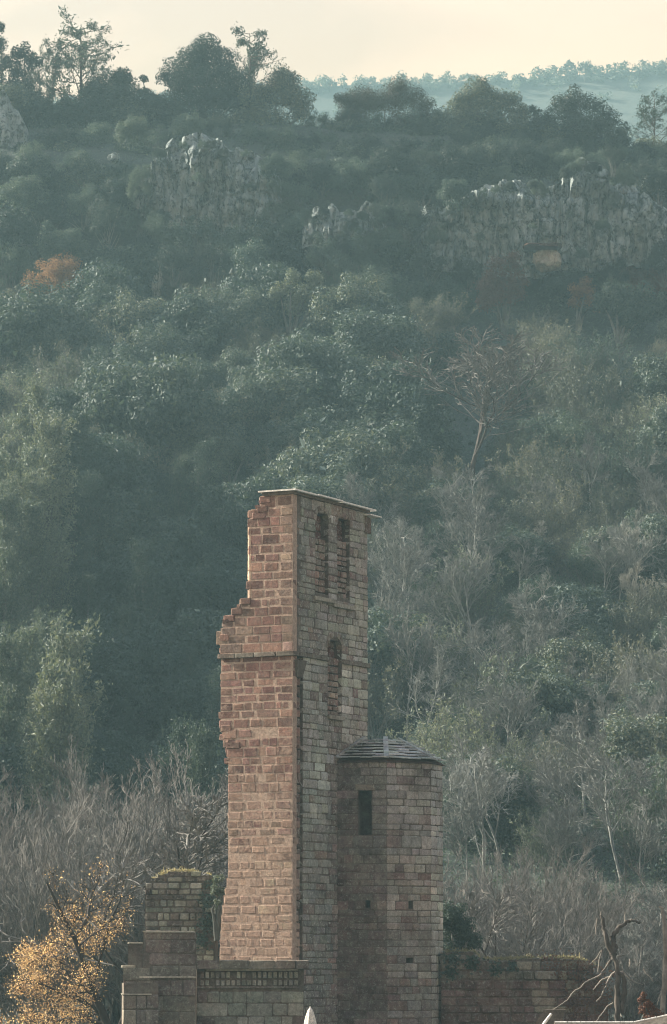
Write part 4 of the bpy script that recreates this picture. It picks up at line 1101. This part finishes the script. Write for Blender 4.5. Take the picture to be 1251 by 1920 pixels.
# ------------------------------------------------------------------ crowns one can point at
def hero(name, label, lobes, d, mat, base=None, cat='tree', size=.17, per=11, shell=.25, group=None, depth=.8, low=-.8, knob=7, trunk='bark', extra_trunk=()):
    """a tree whose crown is a cluster of leaf clumps; lobes are (px, py, radius px) at distance d, base is the foot (px, py)"""
    s = pxm(d); g = np.random.default_rng(abs(hash(label)) % 9999 if False else sum(map(ord, label)))
    base = base or (lobes[0][0], max(l[1] + l[2] for l in lobes))
    b = P(*base, d)
    L = []
    for px, py, r in lobes:
        c = P(px, py, d) - b; rm = r / s
        for _ in range(knob):
            dd = sph(g, 1)[0] * rm * .7; dd[1] *= depth
            L.append((*(c + dd), rm * g.uniform(.42, .68)))
        L.append((*c, rm * .6))
    root = empty(name, tuple(b), label, cat, group)
    v, f, r = crown_cloud(g, np.array(L), per * 4.2, size * .6, shell, low)
    link('crown', mesh_np('crown', v, f, M[mat], rnd=r), root)
    tr = []
    for px, py, rr in lobes[:6]:
        c = P(px, py, d) - b; mid = c * .5 + (0, 0, .1 * np.linalg.norm(c)) + g.normal(0, .15, 3)
        tr.append([(0, 0, -.6), mid * .5, mid, c])
    for poly in extra_trunk: tr.append([P(*q, d) - b for q in poly])
    tr = np.array(tr); rad = np.tile(np.array([.2, .15, .1, .04]) * min(1, 12 / max(4, s / 2)), (len(tr), 1))
    link('trunk', mesh_np('trunk', *tubes(tr, rad, 6), M[trunk], smooth=True), root)
    return root
D0 = 333
hero('crest_oak', 'biggest round oak on the crest, highest crown left of centre', [(352, 118, 44), (392, 112, 42), (430, 138, 42), (372, 165, 58), (318, 150, 22), (440, 190, 40), (330, 205, 36), (390, 215, 50)], D0, 'crest', (385, 262), per=8)
hero('crest_oak', 'broad crest oak leaning right towards the gap in the skyline', [(520, 165, 40), (556, 190, 34), (480, 178, 34), (570, 212, 22), (505, 215, 40), (456, 215, 30), (540, 150, 20)], D0 - 1, 'ilex', (520, 262), per=8)
hero('crest_tree', 'brownish fine-twigged round tree right of the skyline gap', [(720, 196, 44), (672, 200, 38), (762, 190, 40), (800, 210, 26), (645, 190, 20), (690, 235, 40), (750, 235, 45), (660, 225, 26), (790, 235, 34)], D0, 'umber', (715, 275), size=.12, per=11, shell=.35)
hero('crest_oak', 'round crest oak in the middle of the right-hand skyline', [(895, 192, 38), (862, 205, 32), (930, 205, 32), (905, 168, 20), (965, 200, 26), (890, 235, 42), (985, 225, 20), (835, 225, 28)], D0, 'ilex', (895, 290), per=8)
hero('crest_oak', 'dark domed oak with sky showing through, right end of crest', [(1085, 190, 32), (1060, 215, 36), (1112, 215, 38), (1145, 240, 34), (1030, 235, 32), (1085, 245, 44), (1165, 265, 22), (1130, 280, 40), (1060, 275, 40)], D0 - 2, 'crest', (1095, 318), per=6.5)
hero('crest_tree', 'small dark tree filling the dip between two round oaks', [(1005, 205, 12), (1015, 230, 18), (1000, 250, 20)], D0 - 1, 'crest', (1008, 290), per=8)
hero('crest_tree', 'low bush at the bottom of the skyline gap', [(615, 240, 14), (640, 255, 22), (600, 262, 18)], D0, 'crest', (620, 285), per=9, cat='bush')
hero('crest_tree', 'dense low oak below the tall pine', [(215, 165, 34), (185, 180, 28), (245, 185, 36), (215, 215, 42), (265, 200, 26), (228, 140, 18)], D0 - 1, 'crest', (215, 262), per=8)
hero('crest_tree', 'small pointed tree between the tall pine and biggest oak', [(268, 150, 10), (272, 172, 14), (285, 195, 18), (300, 215, 24)], D0, 'crest', (278, 250), per=8)
hero('crest_tree', 'round tree with pale trunk beside the rock pinnacle', [(45, 100, 20), (30, 125, 20), (62, 118, 18), (40, 150, 26), (25, 180, 24)], D0, 'crest', (42, 250), per=8)
hero('crest_tree', 'tall dark tree cut off by the left edge', [(-4, 55, 14), (-12, 90, 24), (4, 120, 20), (-6, 160, 26)], D0, 'crest', (-4, 240), per=8)
for i, (px, py, r, lab) in enumerate(((60, 195, 24, 'mid-height crown right of the round pinnacle tree'), (182, 165, 24, 'rounded crown right of the tall open pine'), (118, 195, 20, 'rounded crown left of the tall open pine'), (330, 240, 30, 'dense bush below the biggest oak'), (410, 245, 30, 'dense bush between the biggest oak and the leaning oak'), (690, 262, 28, 'dense bush below the fine-twigged tree'), (760, 262, 28, 'dense bush right below the fine-twigged tree'), (930, 268, 28, 'dense bush below the middle oak'), (20, 225, 30, 'dense bush right of the rock pinnacle'), (78, 232, 28, 'dense bush below the thin see-through trees'), (128, 236, 28, 'dense bush at the foot of the tall open pine'),
        (170, 222, 26, 'dense bush right of the foot of the tall open pine'), (300, 228, 30, 'dense bush left below the biggest oak'), (585, 262, 22, 'dense bush under the leaning oak'), (820, 262, 30, 'dense bush between the fine-twigged tree and the middle oak'), (1190, 300, 22, 'dense bush right of the domed oak'))):
    hero('crest_bush', lab, [(px, py, r), (px - r * .7, py + 8, r * .7), (px + r * .7, py + 8, r * .7)], D0 - 1, 'crest', (px, py + r + 10), cat='bush', per=8)
for px, py, r, lab in ((30, 172, 32, 'dark crown behind the rock pinnacle'), (76, 204, 32, 'dark crown low between the two thin see-through trees'), (122, 222, 34, 'dark crown low under the tall open pine'), (166, 200, 32, 'dark crown against the right side of the tall open pine'),
        (252, 208, 34, 'dark crown in front of the small pointed tree'), (300, 205, 32, 'dark crown touching the left of the biggest oak'), (640, 248, 30, 'dark crown at the right of the skyline gap'), (702, 246, 36, 'dark crown low in front of the fine-twigged tree'), (772, 248, 36, 'dark crown low right of the fine-twigged tree'),
        (832, 240, 34, 'dark crown filling the gap before the middle oak'), (960, 252, 34, 'dark crown low right of the middle oak'), (1030, 265, 34, 'dark crown low left of the domed oak'), (1150, 285, 32, 'dark crown low right of the domed oak'), (1205, 300, 26, 'dark crown below the young crest pine')):
    hero('crest_oak', lab, [(px, py, r), (px - r * .8, py + 14, r * .75), (px + r * .8, py + 14, r * .75), (px + r * .2, py + r * .8, r * .8)], D0 - 1.5, random.choice(('crest', 'ilex')), (px, py + r + 22), per=7)
def crest_pine(label, px, ptop, pbot, k, sc_w, d=D0 + 1, mat=None):
    b = P(px, pbot, d); hgt = (P(px, ptop, d) - b)[2]
    return plant('pine_tree', 'pine', tuple(b), sc_w, label, 'tree', None, mat, 0, k, rz=k * 1.7, sz=hgt / 8.)
crest_pine('tall open pine against the sky, tallest at the left', 150, 50, 262, 0, 1.6)
crest_pine('thin see-through tree left of the tall open pine', 98, 82, 262, 1, .62)
crest_pine('second thin see-through tree next to the round pinnacle tree', 72, 105, 255, 2, .62)
crest_pine('sparse pine rising behind the two big crest oaks', 468, 62, 250, 1, 1.15)
crest_pine('sparse young pine on the open crest at the right edge', 1226, 186, 312, 2, .95)
for q_ in [('yellow green bush at the foot of the young crest pine', [(1205, 285, 22), (1235, 278, 24), (1255, 285, 20)], 'pale'),]:
    hero('crest_bush', q_[0], q_[1], D0, q_[2], cat='bush', per=8)
# scrub that hangs over the cliffs and covers the ground between them
hang = [(578, 410, 20), (604, 394, 17), (655, 394, 14), (700, 388, 15), (380, 268, 15), (1075, 310, 16), (955, 346, 14), (1088, 300, 19), (1112, 308, 17), (1062, 322, 15), (930, 352, 15), (905, 360, 14), (1000, 342, 14), (345, 268, 15), (395, 266, 17), (420, 278, 13), (460, 284, 14), (300, 284, 14), (268, 320, 24), (262, 360, 26), (285, 420, 24), (515, 310, 24), (522, 350, 26), (512, 395, 26), (545, 395, 28), (725, 400, 30), (755, 420, 30), (735, 450, 32), (775, 395, 20), (845, 400, 16), (820, 440, 24), (640, 470, 24), (600, 470, 24), (690, 480, 26), (372, 330, 17), (470, 345, 18), (300, 400, 22), (480, 410, 20), (880, 372, 16), (1070, 400, 12), (900, 440, 17), (1130, 420, 15), (1000, 420, 12), (1145, 375, 14), (960, 495, 22), (1090, 470, 20), (610, 395, 12), (640, 440, 18), (680, 400, 14), (590, 440, 18), (650, 470, 26), (700, 450, 26), (575, 395, 18), (60, 300, 34), (110, 270, 40), (150, 320, 34), (110, 345, 38), (180, 255, 30), (250, 245, 26), (40, 355, 40), (160, 385, 40), (230, 360, 36), (262, 400, 40), (90, 410, 44), (20, 430, 40),
        (200, 420, 44), (300, 252, 30), (350, 240, 30), (410, 245, 28), (470, 255, 28), (530, 262, 34), (575, 275, 32), (545, 315, 36), (600, 320, 38), (560, 360, 34), (640, 285, 34), (690, 290, 36),
        (660, 330, 36), (735, 310, 38), (720, 350, 32), (790, 300, 36), (790, 345, 38), (840, 320, 36), (850, 360, 24), (890, 300, 36), (930, 325, 28), (960, 295, 38), (1020, 285, 36), (760, 410, 44),
        (715, 410, 30), (500, 445, 40), (440, 455, 42), (370, 450, 44), (310, 450, 42), (560, 420, 30), (545, 470, 44), (610, 475, 40), (680, 465, 40), (740, 480, 44), (800, 500, 40), (1150, 300, 26),
        (1210, 330, 30), (1245, 335, 26), (1190, 470, 40), (1245, 490, 40), (1120, 470, 36), (880, 510, 34), (640, 510, 40), (700, 520, 40), (770, 535, 44), (840, 545, 40), (1060, 530, 34), (330, 490, 40),
        (400, 500, 40), (470, 500, 44), (270, 470, 30), (120, 460, 34), (1150, 505, 34), (660, 420, 22), (1010, 350, 22), (1170, 335, 24)]
for i, (px, py, r) in enumerate(hang):
    if r > 26 and ((845 < px < 1240 and 345 < py < 480) or (295 < px < 500 and 285 < py < 425)): continue
    d = 326 if py < 300 else 318 if py < 350 else 313.5 if py < 420 else 309 if py < 490 else 304
    if py > 330 and 820 < px: d = 306
    if r <= 26 or 560 < px < 830 and 385 < py < 480: d = min(d, 305 if px > 540 else 310.5)
    wh = 'between crest and cliffs' if py < 345 else 'around the small cliffs' if py < 440 else 'under the cliffs'
    wh += ', left of the left cliff' if px < 270 else ', right of the big cliff top' if px > 1100 else ', above or beside the middle of the slope'
    c = P(px, py + r * .8, d)
    kd = random.choice(('bush', 'bush', 'ilex')); s = r / pxm(d) / (2.5 if r <= 22 else 1.9)
    mt = random.choice(('teal', 'crest')) if kd != 'scrub' else None
    name_later(plant('cliff_shrub', kd, (c[0], c[1], c[2] - .8 * s), s * 1.08, 'bluish scrub', 'shrub', f'bluish scrub {wh}', mt), 'small bluish scrub' if r < 24 else 'bluish scrub clump', px, py)
for row, (py, r, d) in enumerate(((246, 26, 333), (258, 24, 331), (284, 27, 328), (312, 28, 323), (338, 26, 319))):
    for px in range(-70 + row * 11, 1330, 34):
        x_, y_ = px + random.uniform(-12, 12), py + random.uniform(-8, 8) + max(0, px - 850) * .10 * (row < 3)
        if (268 < x_ < 510 and y_ > 282 and random.random() < .72) or (840 < x_ and y_ > 322) or (0 < x_ < 60 and y_ > 190 and row > 1 and y_ < 300) or (185 < x_ < 245 and 275 < y_ < 345): continue
        c = P(x_, y_ + r * .8, d); s = r / pxm(d) / 1.8; kd = random.choice(('bush', 'bush', 'ilex')); side = 'left half of the crest' if x_ < 600 else 'right half of the crest'
        name_later(plant('cliff_shrub', kd, (c[0], c[1], min(c[2], hs(c[0], c[1]) + .5) - .5 * s), s * random.uniform(.9, 1.25), 'dark scrub', 'shrub', f'dark scrub below the {side}', random.choice(('crest', 'crest', 'teal'))), 'dark crest scrub', x_, y_)
for px, py, r in ((540, 290, 34), (590, 312, 34), (645, 300, 36), (700, 315, 36), (760, 305, 38), (815, 300, 36), (872, 312, 32), (930, 298, 34), (990, 302, 32), (60, 322, 34), (112, 300, 36), (160, 325, 36), (215, 335, 32),
        (250, 282, 30), (560, 352, 30), (735, 360, 34), (795, 350, 34), (1160, 318, 26), (1235, 350, 30), (40, 375, 38), (120, 372, 38), (200, 385, 38)):
    g_ = np.random.default_rng(px); d_ = 324 if py < 320 else 317
    name_later(hero('crest_oak', f'dark bushy crown {px} {py}', [(px, py, r), (px - r * .7, py + g_.uniform(-4, 14), r * .7), (px + r * .7, py + g_.uniform(-4, 14), r * .7), (px + g_.uniform(-9, 9), py - r * .5, r * .6)], d_, random.choice(('crest', 'darkgreen', 'ilex')), (px, py + r + 16), per=6.5, group='dark crowns between crest and cliffs'), 'dark bushy crown', px, py)
# coloured crowns on the slope
def slope_hero(name, label, lobes, py_foot, mat, **kw):
    d = ground_at(lobes[0][0], py_foot)[1] - 1
    return hero(name, label, lobes, d, mat, (lobes[0][0], py_foot), **kw)
slope_hero('russet_tree', 'rust leaved bush on the left below the crest', [(92, 512, 30), (125, 505, 28), (66, 532, 24), (112, 545, 34), (150, 520, 20)], 600, 'rust', size=.12, shell=.4, per=9, cat='bush')
slope_hero('round_oak', 'flat-topped green oak beside the rust leaved bush', [(205, 482, 28), (175, 488, 24), (240, 485, 26), (205, 515, 36), (165, 525, 26)], 590, 'ilex', per=9)
slope_hero('pointed_tree', 'pale pointed tree above the flat-topped green oak', [(90, 430, 16), (80, 455, 26), (110, 465, 28)], 520, 'teal', per=8)
slope_hero('russet_tree', 'dull purple brown tree under the big cliff', [(945, 515, 38), (922, 548, 36), (970, 545, 30), (960, 488, 18), (910, 565, 20)], 625, 'russet', size=.12, shell=.4, per=11)
slope_hero('russet_tree', 'small rust leaved bush left of the dark rounded oak', [(1082, 555, 22), (1100, 540, 20), (1112, 566, 22)], 620, 'rust', size=.12, shell=.4, per=9, cat='bush')
slope_hero('round_oak', 'dark rounded oak at the right under the cliff', [(1160, 560, 32), (1200, 568, 36), (1240, 580, 34), (1175, 595, 36), (1130, 570, 20)], 640, 'ilex', per=9)
slope_hero('pale_tree', 'pale grey green tree standing out above the middle slope', [(545, 528, 22), (590, 530, 20), (525, 548, 20), (565, 560, 36), (615, 560, 24)], 640, 'pale', per=9)
slope_hero('russet_tree', 'dull brown bush right of the purple brown tree', [(1215, 528, 28), (1250, 533, 28), (1180, 520, 22)], 580, 'russet', size=.12, shell=.4, cat='bush')
slope_hero('sunlit_bush', 'bright yellow green bush above the tower top', [(430, 842, 24), (395, 855, 20), (462, 850, 16), (410, 880, 26)], 930, 'pale', cat='bush', per=10)
slope_hero('sunlit_bush', 'small yellowish bush low on the right slope', [(1140, 1385, 14), (1120, 1398, 12)], 1430, 'pale', cat='bush', per=14, size=.12)
slope_hero('hooded_bush', 'dark domed bush left of the tower head', [(380, 1045, 34), (420, 1050, 28), (340, 1050, 26), (450, 1070, 20)], 1130, 'darkgreen', cat='bush', per=10)

# bare trees one can point at on the right-hand slope
def bare_at(label, px, py, ptop, k, w_=1., mat=None, rz=None):
    b = ground_at(px, py); d = b[1] - .5; p = P(px, py, d); hgt = (P(px, ptop, d) - p)[2]
    o = plant('bare_tree', 'bare', tuple(p), hgt / 8.2 * w_, label, 'tree', None, mat, 0, k, rz, sz=hgt / 8.2, bark='darkbark' if mat == 'thicket' else None)
    return o
bare_at('widest leafless tree, spreading over the right middle slope', 888, 938, 612, 4, 1.75, 'thicket')
bare_at('leafless tree with white forked limbs right of the tower top', 990, 1075, 965, 2, 1.15, 'palebark')
bare_at('slim white-stemmed leafless tree near the right edge', 1160, 1130, 955, 0, .7, 'palebark')
bare_at('short white-stemmed leafless tree below the slim one', 1192, 1200, 1050, 3, .8, 'palebark')
bare_at('leaning leafless tree beside the tower shaft', 765, 1400, 1140, 4, .9)
bare_at('leafless tree with a pale trunk above the turret', 880, 1180, 1020, 1, .9, 'palebark')
bare_at('leafless tree with a bent pale trunk low on the right slope', 1030, 1400, 1235, 2, .9, 'palebark')
bare_at('grey leafless tree right of the turret roof', 940, 1470, 1270, 0, .9)
bare_at('upright leafless tree at the right edge above the thicket', 1190, 1420, 1230, 4, .7)
bare_at('dead whitish stem on the upper left slope', 288, 600, 495, 3, .42, 'palebark')
# two far trees that stand above the far hill, and the wood on it
for k, (px, lab) in enumerate(((1066, 'hazy flat-topped pine, left of the pair on the far hill'), (1097, 'hazy flat-topped pine, right of the pair on the far hill'))):
    hero('far_pine', lab, [(px, 121, 12), (px - 8, 128, 9), (px + 9, 128, 9)], 994, 'ilex', (px, 150), size=.6, per=.5, knob=4)
g = np.random.default_rng(21); n = 1100
x_ = g.uniform(-190, 190, n); y_ = np.where(np.arange(n) < 560, 998 + g.uniform(-4, 3, n), 760 + 238 * g.uniform(0, 1, n) ** .6); z_ = far_h(x_, y_)
Lb = []
for a, b, c in zip(x_, y_, z_):
    s = g.uniform(1.0, 2.2)
    for _ in range(4): Lb.append((a + g.normal(0, s * .5), b + g.normal(0, s * .5), c + s * g.uniform(-.2, 1.5), s * g.uniform(.45, .8)))
v, f, r = crown_cloud(g, np.array(Lb), 1.1, .42, .3, -.7)
tag(link('far_forest', mesh_np('far_forest', v, f, M['ilex'], rnd=r)), 'hazy wood covering the far hill', 'forest', kind='stuff')

# ------------------------------------------------------------------ leafless thicket behind the walls
def thick(px, d, ptop, lab, grp, k):
    p0 = P(px, 1800, d); z0 = hs(p0[0], d); top = P(px, ptop, d)[2]
    s = (top - z0) / 10.3
    wide = random.uniform(.95, 1.4); at_ = ''
    if random.random() < .22: o = plant('bare_tree', 'bare', (p0[0], d, z0 - .2), max(s, .5) * wide * 1.1, lab.replace('grey tree', 'forked tree') + at_, 'tree', grp.replace('thicket', 'forked trees of the thicket'), random.choice(('thicket', 'twig')), 0, k, sz=s * 1.2)
    else: o = plant('thicket_tree', 'thicket', (p0[0], d, z0 - .2), max(s, .55) * wide * .95, lab + at_, 'tree', grp, None, 0, k, sz=s)
    name_later(o, 'leafless forked thicket tree' if o.name.startswith('bare') else 'leafless twiggy thicket tree', px, ptop + 40)
    o.rotation_euler[0] = random.gauss(0, .07); o.rotation_euler[1] = random.gauss(0, .09)
lt = interp([(-200, 1470), (0, 1440), (60, 1450), (130, 1425), (200, 1392), (250, 1372), (300, 1385), (360, 1388), (420, 1400), (520, 1420)])
LW = lambda x: 'left of the orange-leaved tree' if x < 20 else 'behind and above the orange-leaved tree' if x < 235 else 'behind the rubble wall stub' if x < 400 else 'hidden partly by the tower shaft'
RW = lambda x: 'just right of the turret' if x < 930 else 'behind the garden wall' if x < 1100 else 'behind the dead lopped tree' if x < 1215 else 'behind the bare stem at the right edge'
k = 0
for d in (133, 139, 146, 153):
    for px in np.arange(-90, 480, 62):
        q_ = px + random.uniform(-22, 22); thick(q_, d + random.uniform(-2, 2), lt(q_) + (d - 153) * -4.5 + random.choice((-15, 0, 10, 30, 60)) + random.uniform(0, 25), 'leafless grey tree in the thicket ' + LW(q_), 'leafless thicket ' + LW(q_), k % 5); k += 1
rt = interp([(700, 1600), (840, 1580), (900, 1560), (980, 1530), (1060, 1560), (1120, 1600), (1180, 1580), (1251, 1560), (1400, 1550)])
for d in (134, 141, 149, 158):
    for px in np.arange(830, 1340, 62):
        q_ = px + random.uniform(-22, 22); thick(q_, d + random.uniform(-2, 2), rt(q_) + (d - 158) * -3.2 + random.choice((-20, 0, 20, 60)) + random.uniform(0, 50), 'leafless grey tree in the thicket ' + RW(q_), 'leafless thicket ' + RW(q_), k % 5); k += 1

def dark_bare(label, px, d, ptop, kk, wd, mat):
    p0 = P(px, 1800, d); z0 = hs(p0[0], d); s = (P(px, ptop, d)[2] - z0) / 8.2
    plant('bare_tree', 'bare', (p0[0], d, z0 - .2), s * wd, label, 'tree', None, mat, 0, kk, sz=s, bark='darkbark')
dark_bare('large spreading leafless tree with dark limbs, left of the rubble wall stub', 195, 126, 1440, 2, 1.5, 'thicket')
dark_bare('spreading leafless tree right of the turret, taller than the thicket there', 1010, 131, 1590, 0, 1.1, 'thicket')
# ------------------------------------------------------------------ plants close to the walls
def small_bush(name, label, lobes, d, mat, base, **kw): return hero(name, label, lobes, d, mat, base, cat=kw.pop('cat', 'bush'), **kw)
small_bush('wall_shrub', 'bright green shrub growing between rubble wall and tower', [(412, 1648, 11), (405, 1668, 11), (417, 1672, 9), (408, 1695, 9)], 114.5, 'pale', (406, 1730), size=.05, per=110, shell=.35)
small_bush('evergreen_shrub', 'dark evergreen shrub at the right foot of the turret above the garden wall', [(852, 1712, 24), (845, 1740, 24), (870, 1740, 22), (860, 1770, 28), (885, 1765, 18)], 121, 'darkgreen', (858, 1800), size=.07, per=60, shell=.3)
small_bush('withered_bush', 'withered rust brown bush in front of the thicket, lower right', [(1206, 1872, 10), (1212, 1888, 14), (1224, 1902, 16), (1236, 1915, 16)], 104, 'brown', (1220, 1940), size=.05, per=120, shell=.3)
def creeper(label, fr, pts, n, mat, size, seed):
    g = np.random.default_rng(seed); cs = []
    for px, py, r in pts:
        a_, c_ = fr.hit(px, py); rr = r / pxm(fr.O[1])
        k_ = int(n * r * r / sum(q_[2] ** 2 for q_ in pts))
        d_ = g.normal(0, .55, (k_, 2)) * rr; cs.append(np.stack([a_ + d_[:, 0], -.03 - np.abs(g.normal(0, .09, k_)), c_ + d_[:, 1]], 1))
    v, f = leaves(g, fr.w(np.concatenate(cs)), np.tile(-fr.b + (0, 0, .4), (sum(map(len, cs)), 1)), size, .55)
    tag(link('creeper', mesh_np('creeper', v, f, M[mat], rnd=g.uniform(0, 1, len(f)))), label, 'creeper')
creeper('dark creeper hanging over the turret end of the garden wall', FD, [(850, 1798, 14), (885, 1806, 14), (930, 1816, 12), (845, 1825, 12), (960, 1812, 10)], 420, 'darkgreen', .06, 3)
creeper('dark creeper over the right end of the garden wall', FD, [(1040, 1815, 26), (1085, 1822, 24), (1120, 1845, 26), (1075, 1880, 30), (1130, 1890, 26)], 900, 'russet', .05, 4)
creeper('grey green creeper down the right side of the rubble wall stub', FA, [(392, 1690, 18), (388, 1730, 18), (380, 1765, 16), (396, 1660, 12)], 700, 'teal', .045, 5)
# the tree that has kept its orange leaves
D1 = 119
ob = P(212, 1945, D1); ot = empty('orange_leaved_tree', tuple(ob), 'tree with dry orange leaves lit by the sun, bottom left', 'tree')
g = np.random.default_rng(31)
limbs = [[(212, 1945), (172, 1850), (140, 1760), (112, 1705), (88, 1655)], [(205, 1925), (176, 1888), (130, 1868), (80, 1846), (40, 1838)], [(172, 1850), (190, 1790), (205, 1730), (225, 1690), (232, 1650)],
         [(205, 1925), (150, 1905), (110, 1915), (60, 1925), (10, 1935)], [(140, 1760), (165, 1720), (170, 1680), (185, 1650), (190, 1620)], [(172, 1850), (120, 1800), (90, 1790), (60, 1800), (40, 1790)]]
lp = np.array([[P(x, y, D1 + (k - 2) * .25 * j) - ob for j, (x, y) in enumerate(l)] for k, l in enumerate(limbs)])
lr = np.array([[.16, .12, .085, .06, .03]] + [[.075, .06, .045, .03, .018]] * 5)
a = sprout(g, lp, lr, 14, .15, 1, 55, .24, np.array([5.5, 3.6, 3.6, 4., 2.6, 2.8]), .45, .014); A, rA = grow(g, *a, 6, .2, (0, 0, .3), .4)
b = sprout(g, A, rA, 8, .2, 1, 45, .6, a[2], .6, .009); B, rB = grow(g, *b, 5, .2, (0, 0, .2), .5)
link('trunk', mesh_np('trunk', *cat_tubes([tubes(lp, lr, 8)]), M['darkbark'], smooth=True), ot)
link('branches', mesh_np('branches', *cat_tubes([tubes(A, rA, 4), tubes(B, rB, 3)]), M['darkbark']), ot)
c = B[:, 1:].reshape(-1, 3); c = np.concatenate([c + g.normal(0, .17, c.shape) for _ in range(13)])
pr = np.array([proj(q_ + ob) for q_ in c[:, :]])
keep = g.uniform(0, 1, len(c)) < np.clip((pr[:, 1] - 1660) / 220, .03, .55) * np.clip((265 - pr[:, 0]) / 60, .1, 1)
c = c[keep]
lv, lf = leaves(g, c, sph(g, len(c)), .032, .6, .3)
link('crown', mesh_np('crown', lv, lf, M['orange'], rnd=g.uniform(0, 1, len(lf))), ot)

# dead pollarded tree and bare stem at lower right
D2 = 106
db = P(1160, 1950, D2); dt = empty('dead_tree', tuple(db), 'dead lopped tree with twisted pale branches, lower right', 'tree')
def bars(name, polys, mat, parent, d, sides=6, sub=5):
    g = np.random.default_rng(len(polys)); out = []
    for i_, (rad, pts) in enumerate(polys):
        dep = [g.normal(0, .25) * j / len(pts) for j in range(len(pts))]; dep = np.cumsum(dep) * .6
        p = np.array([P(x, y, d + dd) for (x, y), dd in zip(pts, dep)])
        t = np.linspace(0, len(p) - 1, (len(p) - 1) * sub + 1); q_ = np.stack([np.interp(t, np.arange(len(p)), p[:, k]) for k in range(3)], 1)
        for _ in range(2): q_[1:-1] = (q_[:-2] + 2 * q_[1:-1] + q_[2:]) / 4
        q_[1:-1] += g.normal(0, rad[0] * .22, q_[1:-1].shape)
        out.append(tubes(q_[None], np.interp(t, [0, len(p) - 1], rad)[None], sides))
        if name == 'branch': v, f = out[-1]; link(name, mesh_np(name, v - np.array(parent.location), f, M[mat], smooth=True), parent)
    if name == 'branch': return
    v, f = cat_tubes(out); link(name, mesh_np(name, v - np.array(parent.location), f, M[mat], smooth=True), parent)
bars('trunk', [((.095, .06), [(1160, 1950), (1158, 1880), (1160, 1830), (1152, 1790), (1146, 1755)]), ((.085, .04), [(1152, 1795), (1138, 1765), (1133, 1740), (1130, 1722), (1126, 1716)]),
               ((.085, .035), [(1148, 1790), (1150, 1760), (1157, 1742), (1172, 1729), (1185, 1725), (1200, 1729)]), ((.075, .05), [(1150, 1800), (1154, 1780), (1153, 1765)]), ((.10, .05), [(1164, 1900), (1172, 1860), (1168, 1830), (1160, 1824)])], 'deadtrunk', dt, D2, 8)
bars('branch', [((.035, .02), [(1145, 1800), (1128, 1828), (1115, 1834), (1098, 1842), (1090, 1852), (1076, 1858), (1066, 1874), (1050, 1886), (1037, 1893)]), ((.03, .015), [(1147, 1830), (1126, 1838), (1120, 1848), (1112, 1857)]),
                  ((.035, .015), [(1168, 1822), (1152, 1822), (1142, 1834), (1134, 1852), (1128, 1868), (1118, 1878)]), ((.02, .01), [(1127, 1716), (1127, 1708)]), ((.018, .01), [(1172, 1728), (1172, 1710)]),
                  ((.02, .012), [(1120, 1722), (1118, 1738), (1117, 1752)]), ((.025, .012), [(1122, 1822), (1124, 1800), (1130, 1782), (1128, 1778)]), ((.02, .01), [(1128, 1782), (1116, 1800), (1106, 1808)]),
                  ((.02, .01), [(1158, 1794), (1168, 1792), (1172, 1790)]), ((.03, .015), [(1160, 1832), (1158, 1850), (1162, 1870), (1166, 1890), (1163, 1900), (1166, 1906)]), ((.025, .012), [(1168, 1822), (1178, 1832), (1190, 1842), (1206, 1846)]),
                  ((.018, .01), [(1206, 1815), (1212, 1826), (1220, 1832), (1226, 1842)]), ((.018, .009), [(1180, 1812), (1182, 1802), (1180, 1798)]), ((.03, .015), [(1150, 1880), (1140, 1886), (1130, 1900), (1118, 1915)])], 'deadwood', dt, D2, 5)
sb = P(1244, 1950, 108); st = empty('leafless_tree', tuple(sb), 'thin bare stem standing at the right edge beside the dead tree', 'tree')
bars('trunk', [((.09, .06), [(1244, 1950), (1243, 1880), (1248, 1800), (1247, 1740), (1242, 1703)])], 'deadwood', st, 108, 7)
bars('branch', [((.025, .012), [(1243, 1850), (1236, 1870), (1232, 1885)]), ((.02, .012), [(1245, 1850), (1238, 1853)]), ((.05, .04), [(1244, 1704), (1237, 1699)])], 'deadwood', st, 108, 6)

settle_labels()
# ------------------------------------------------------------------ the air
bx = Box(); bx.add(Frame((0, 0, 0), 0), -1000, 1000, -50, 1350, -9, 288)
m = bpy.data.materials.new('air'); m.use_nodes = True; t = m.node_tree
t.nodes.remove(t.nodes['Principled BSDF'])
pv = t.nodes.new('ShaderNodeVolumePrincipled'); pv.inputs['Color'].default_value = (.48, .78, .86, 1); pv.inputs['Density'].default_value = HAZE if 'HAZE' in globals() else .00042
pv.inputs['Anisotropy'].default_value = 0.2
t.links.new(pv.outputs[0], t.nodes['Material Output'].inputs['Volume'])
tag(bx.build('haze', m), 'thin blue green haze filling the whole valley', 'haze', kind='stuff')
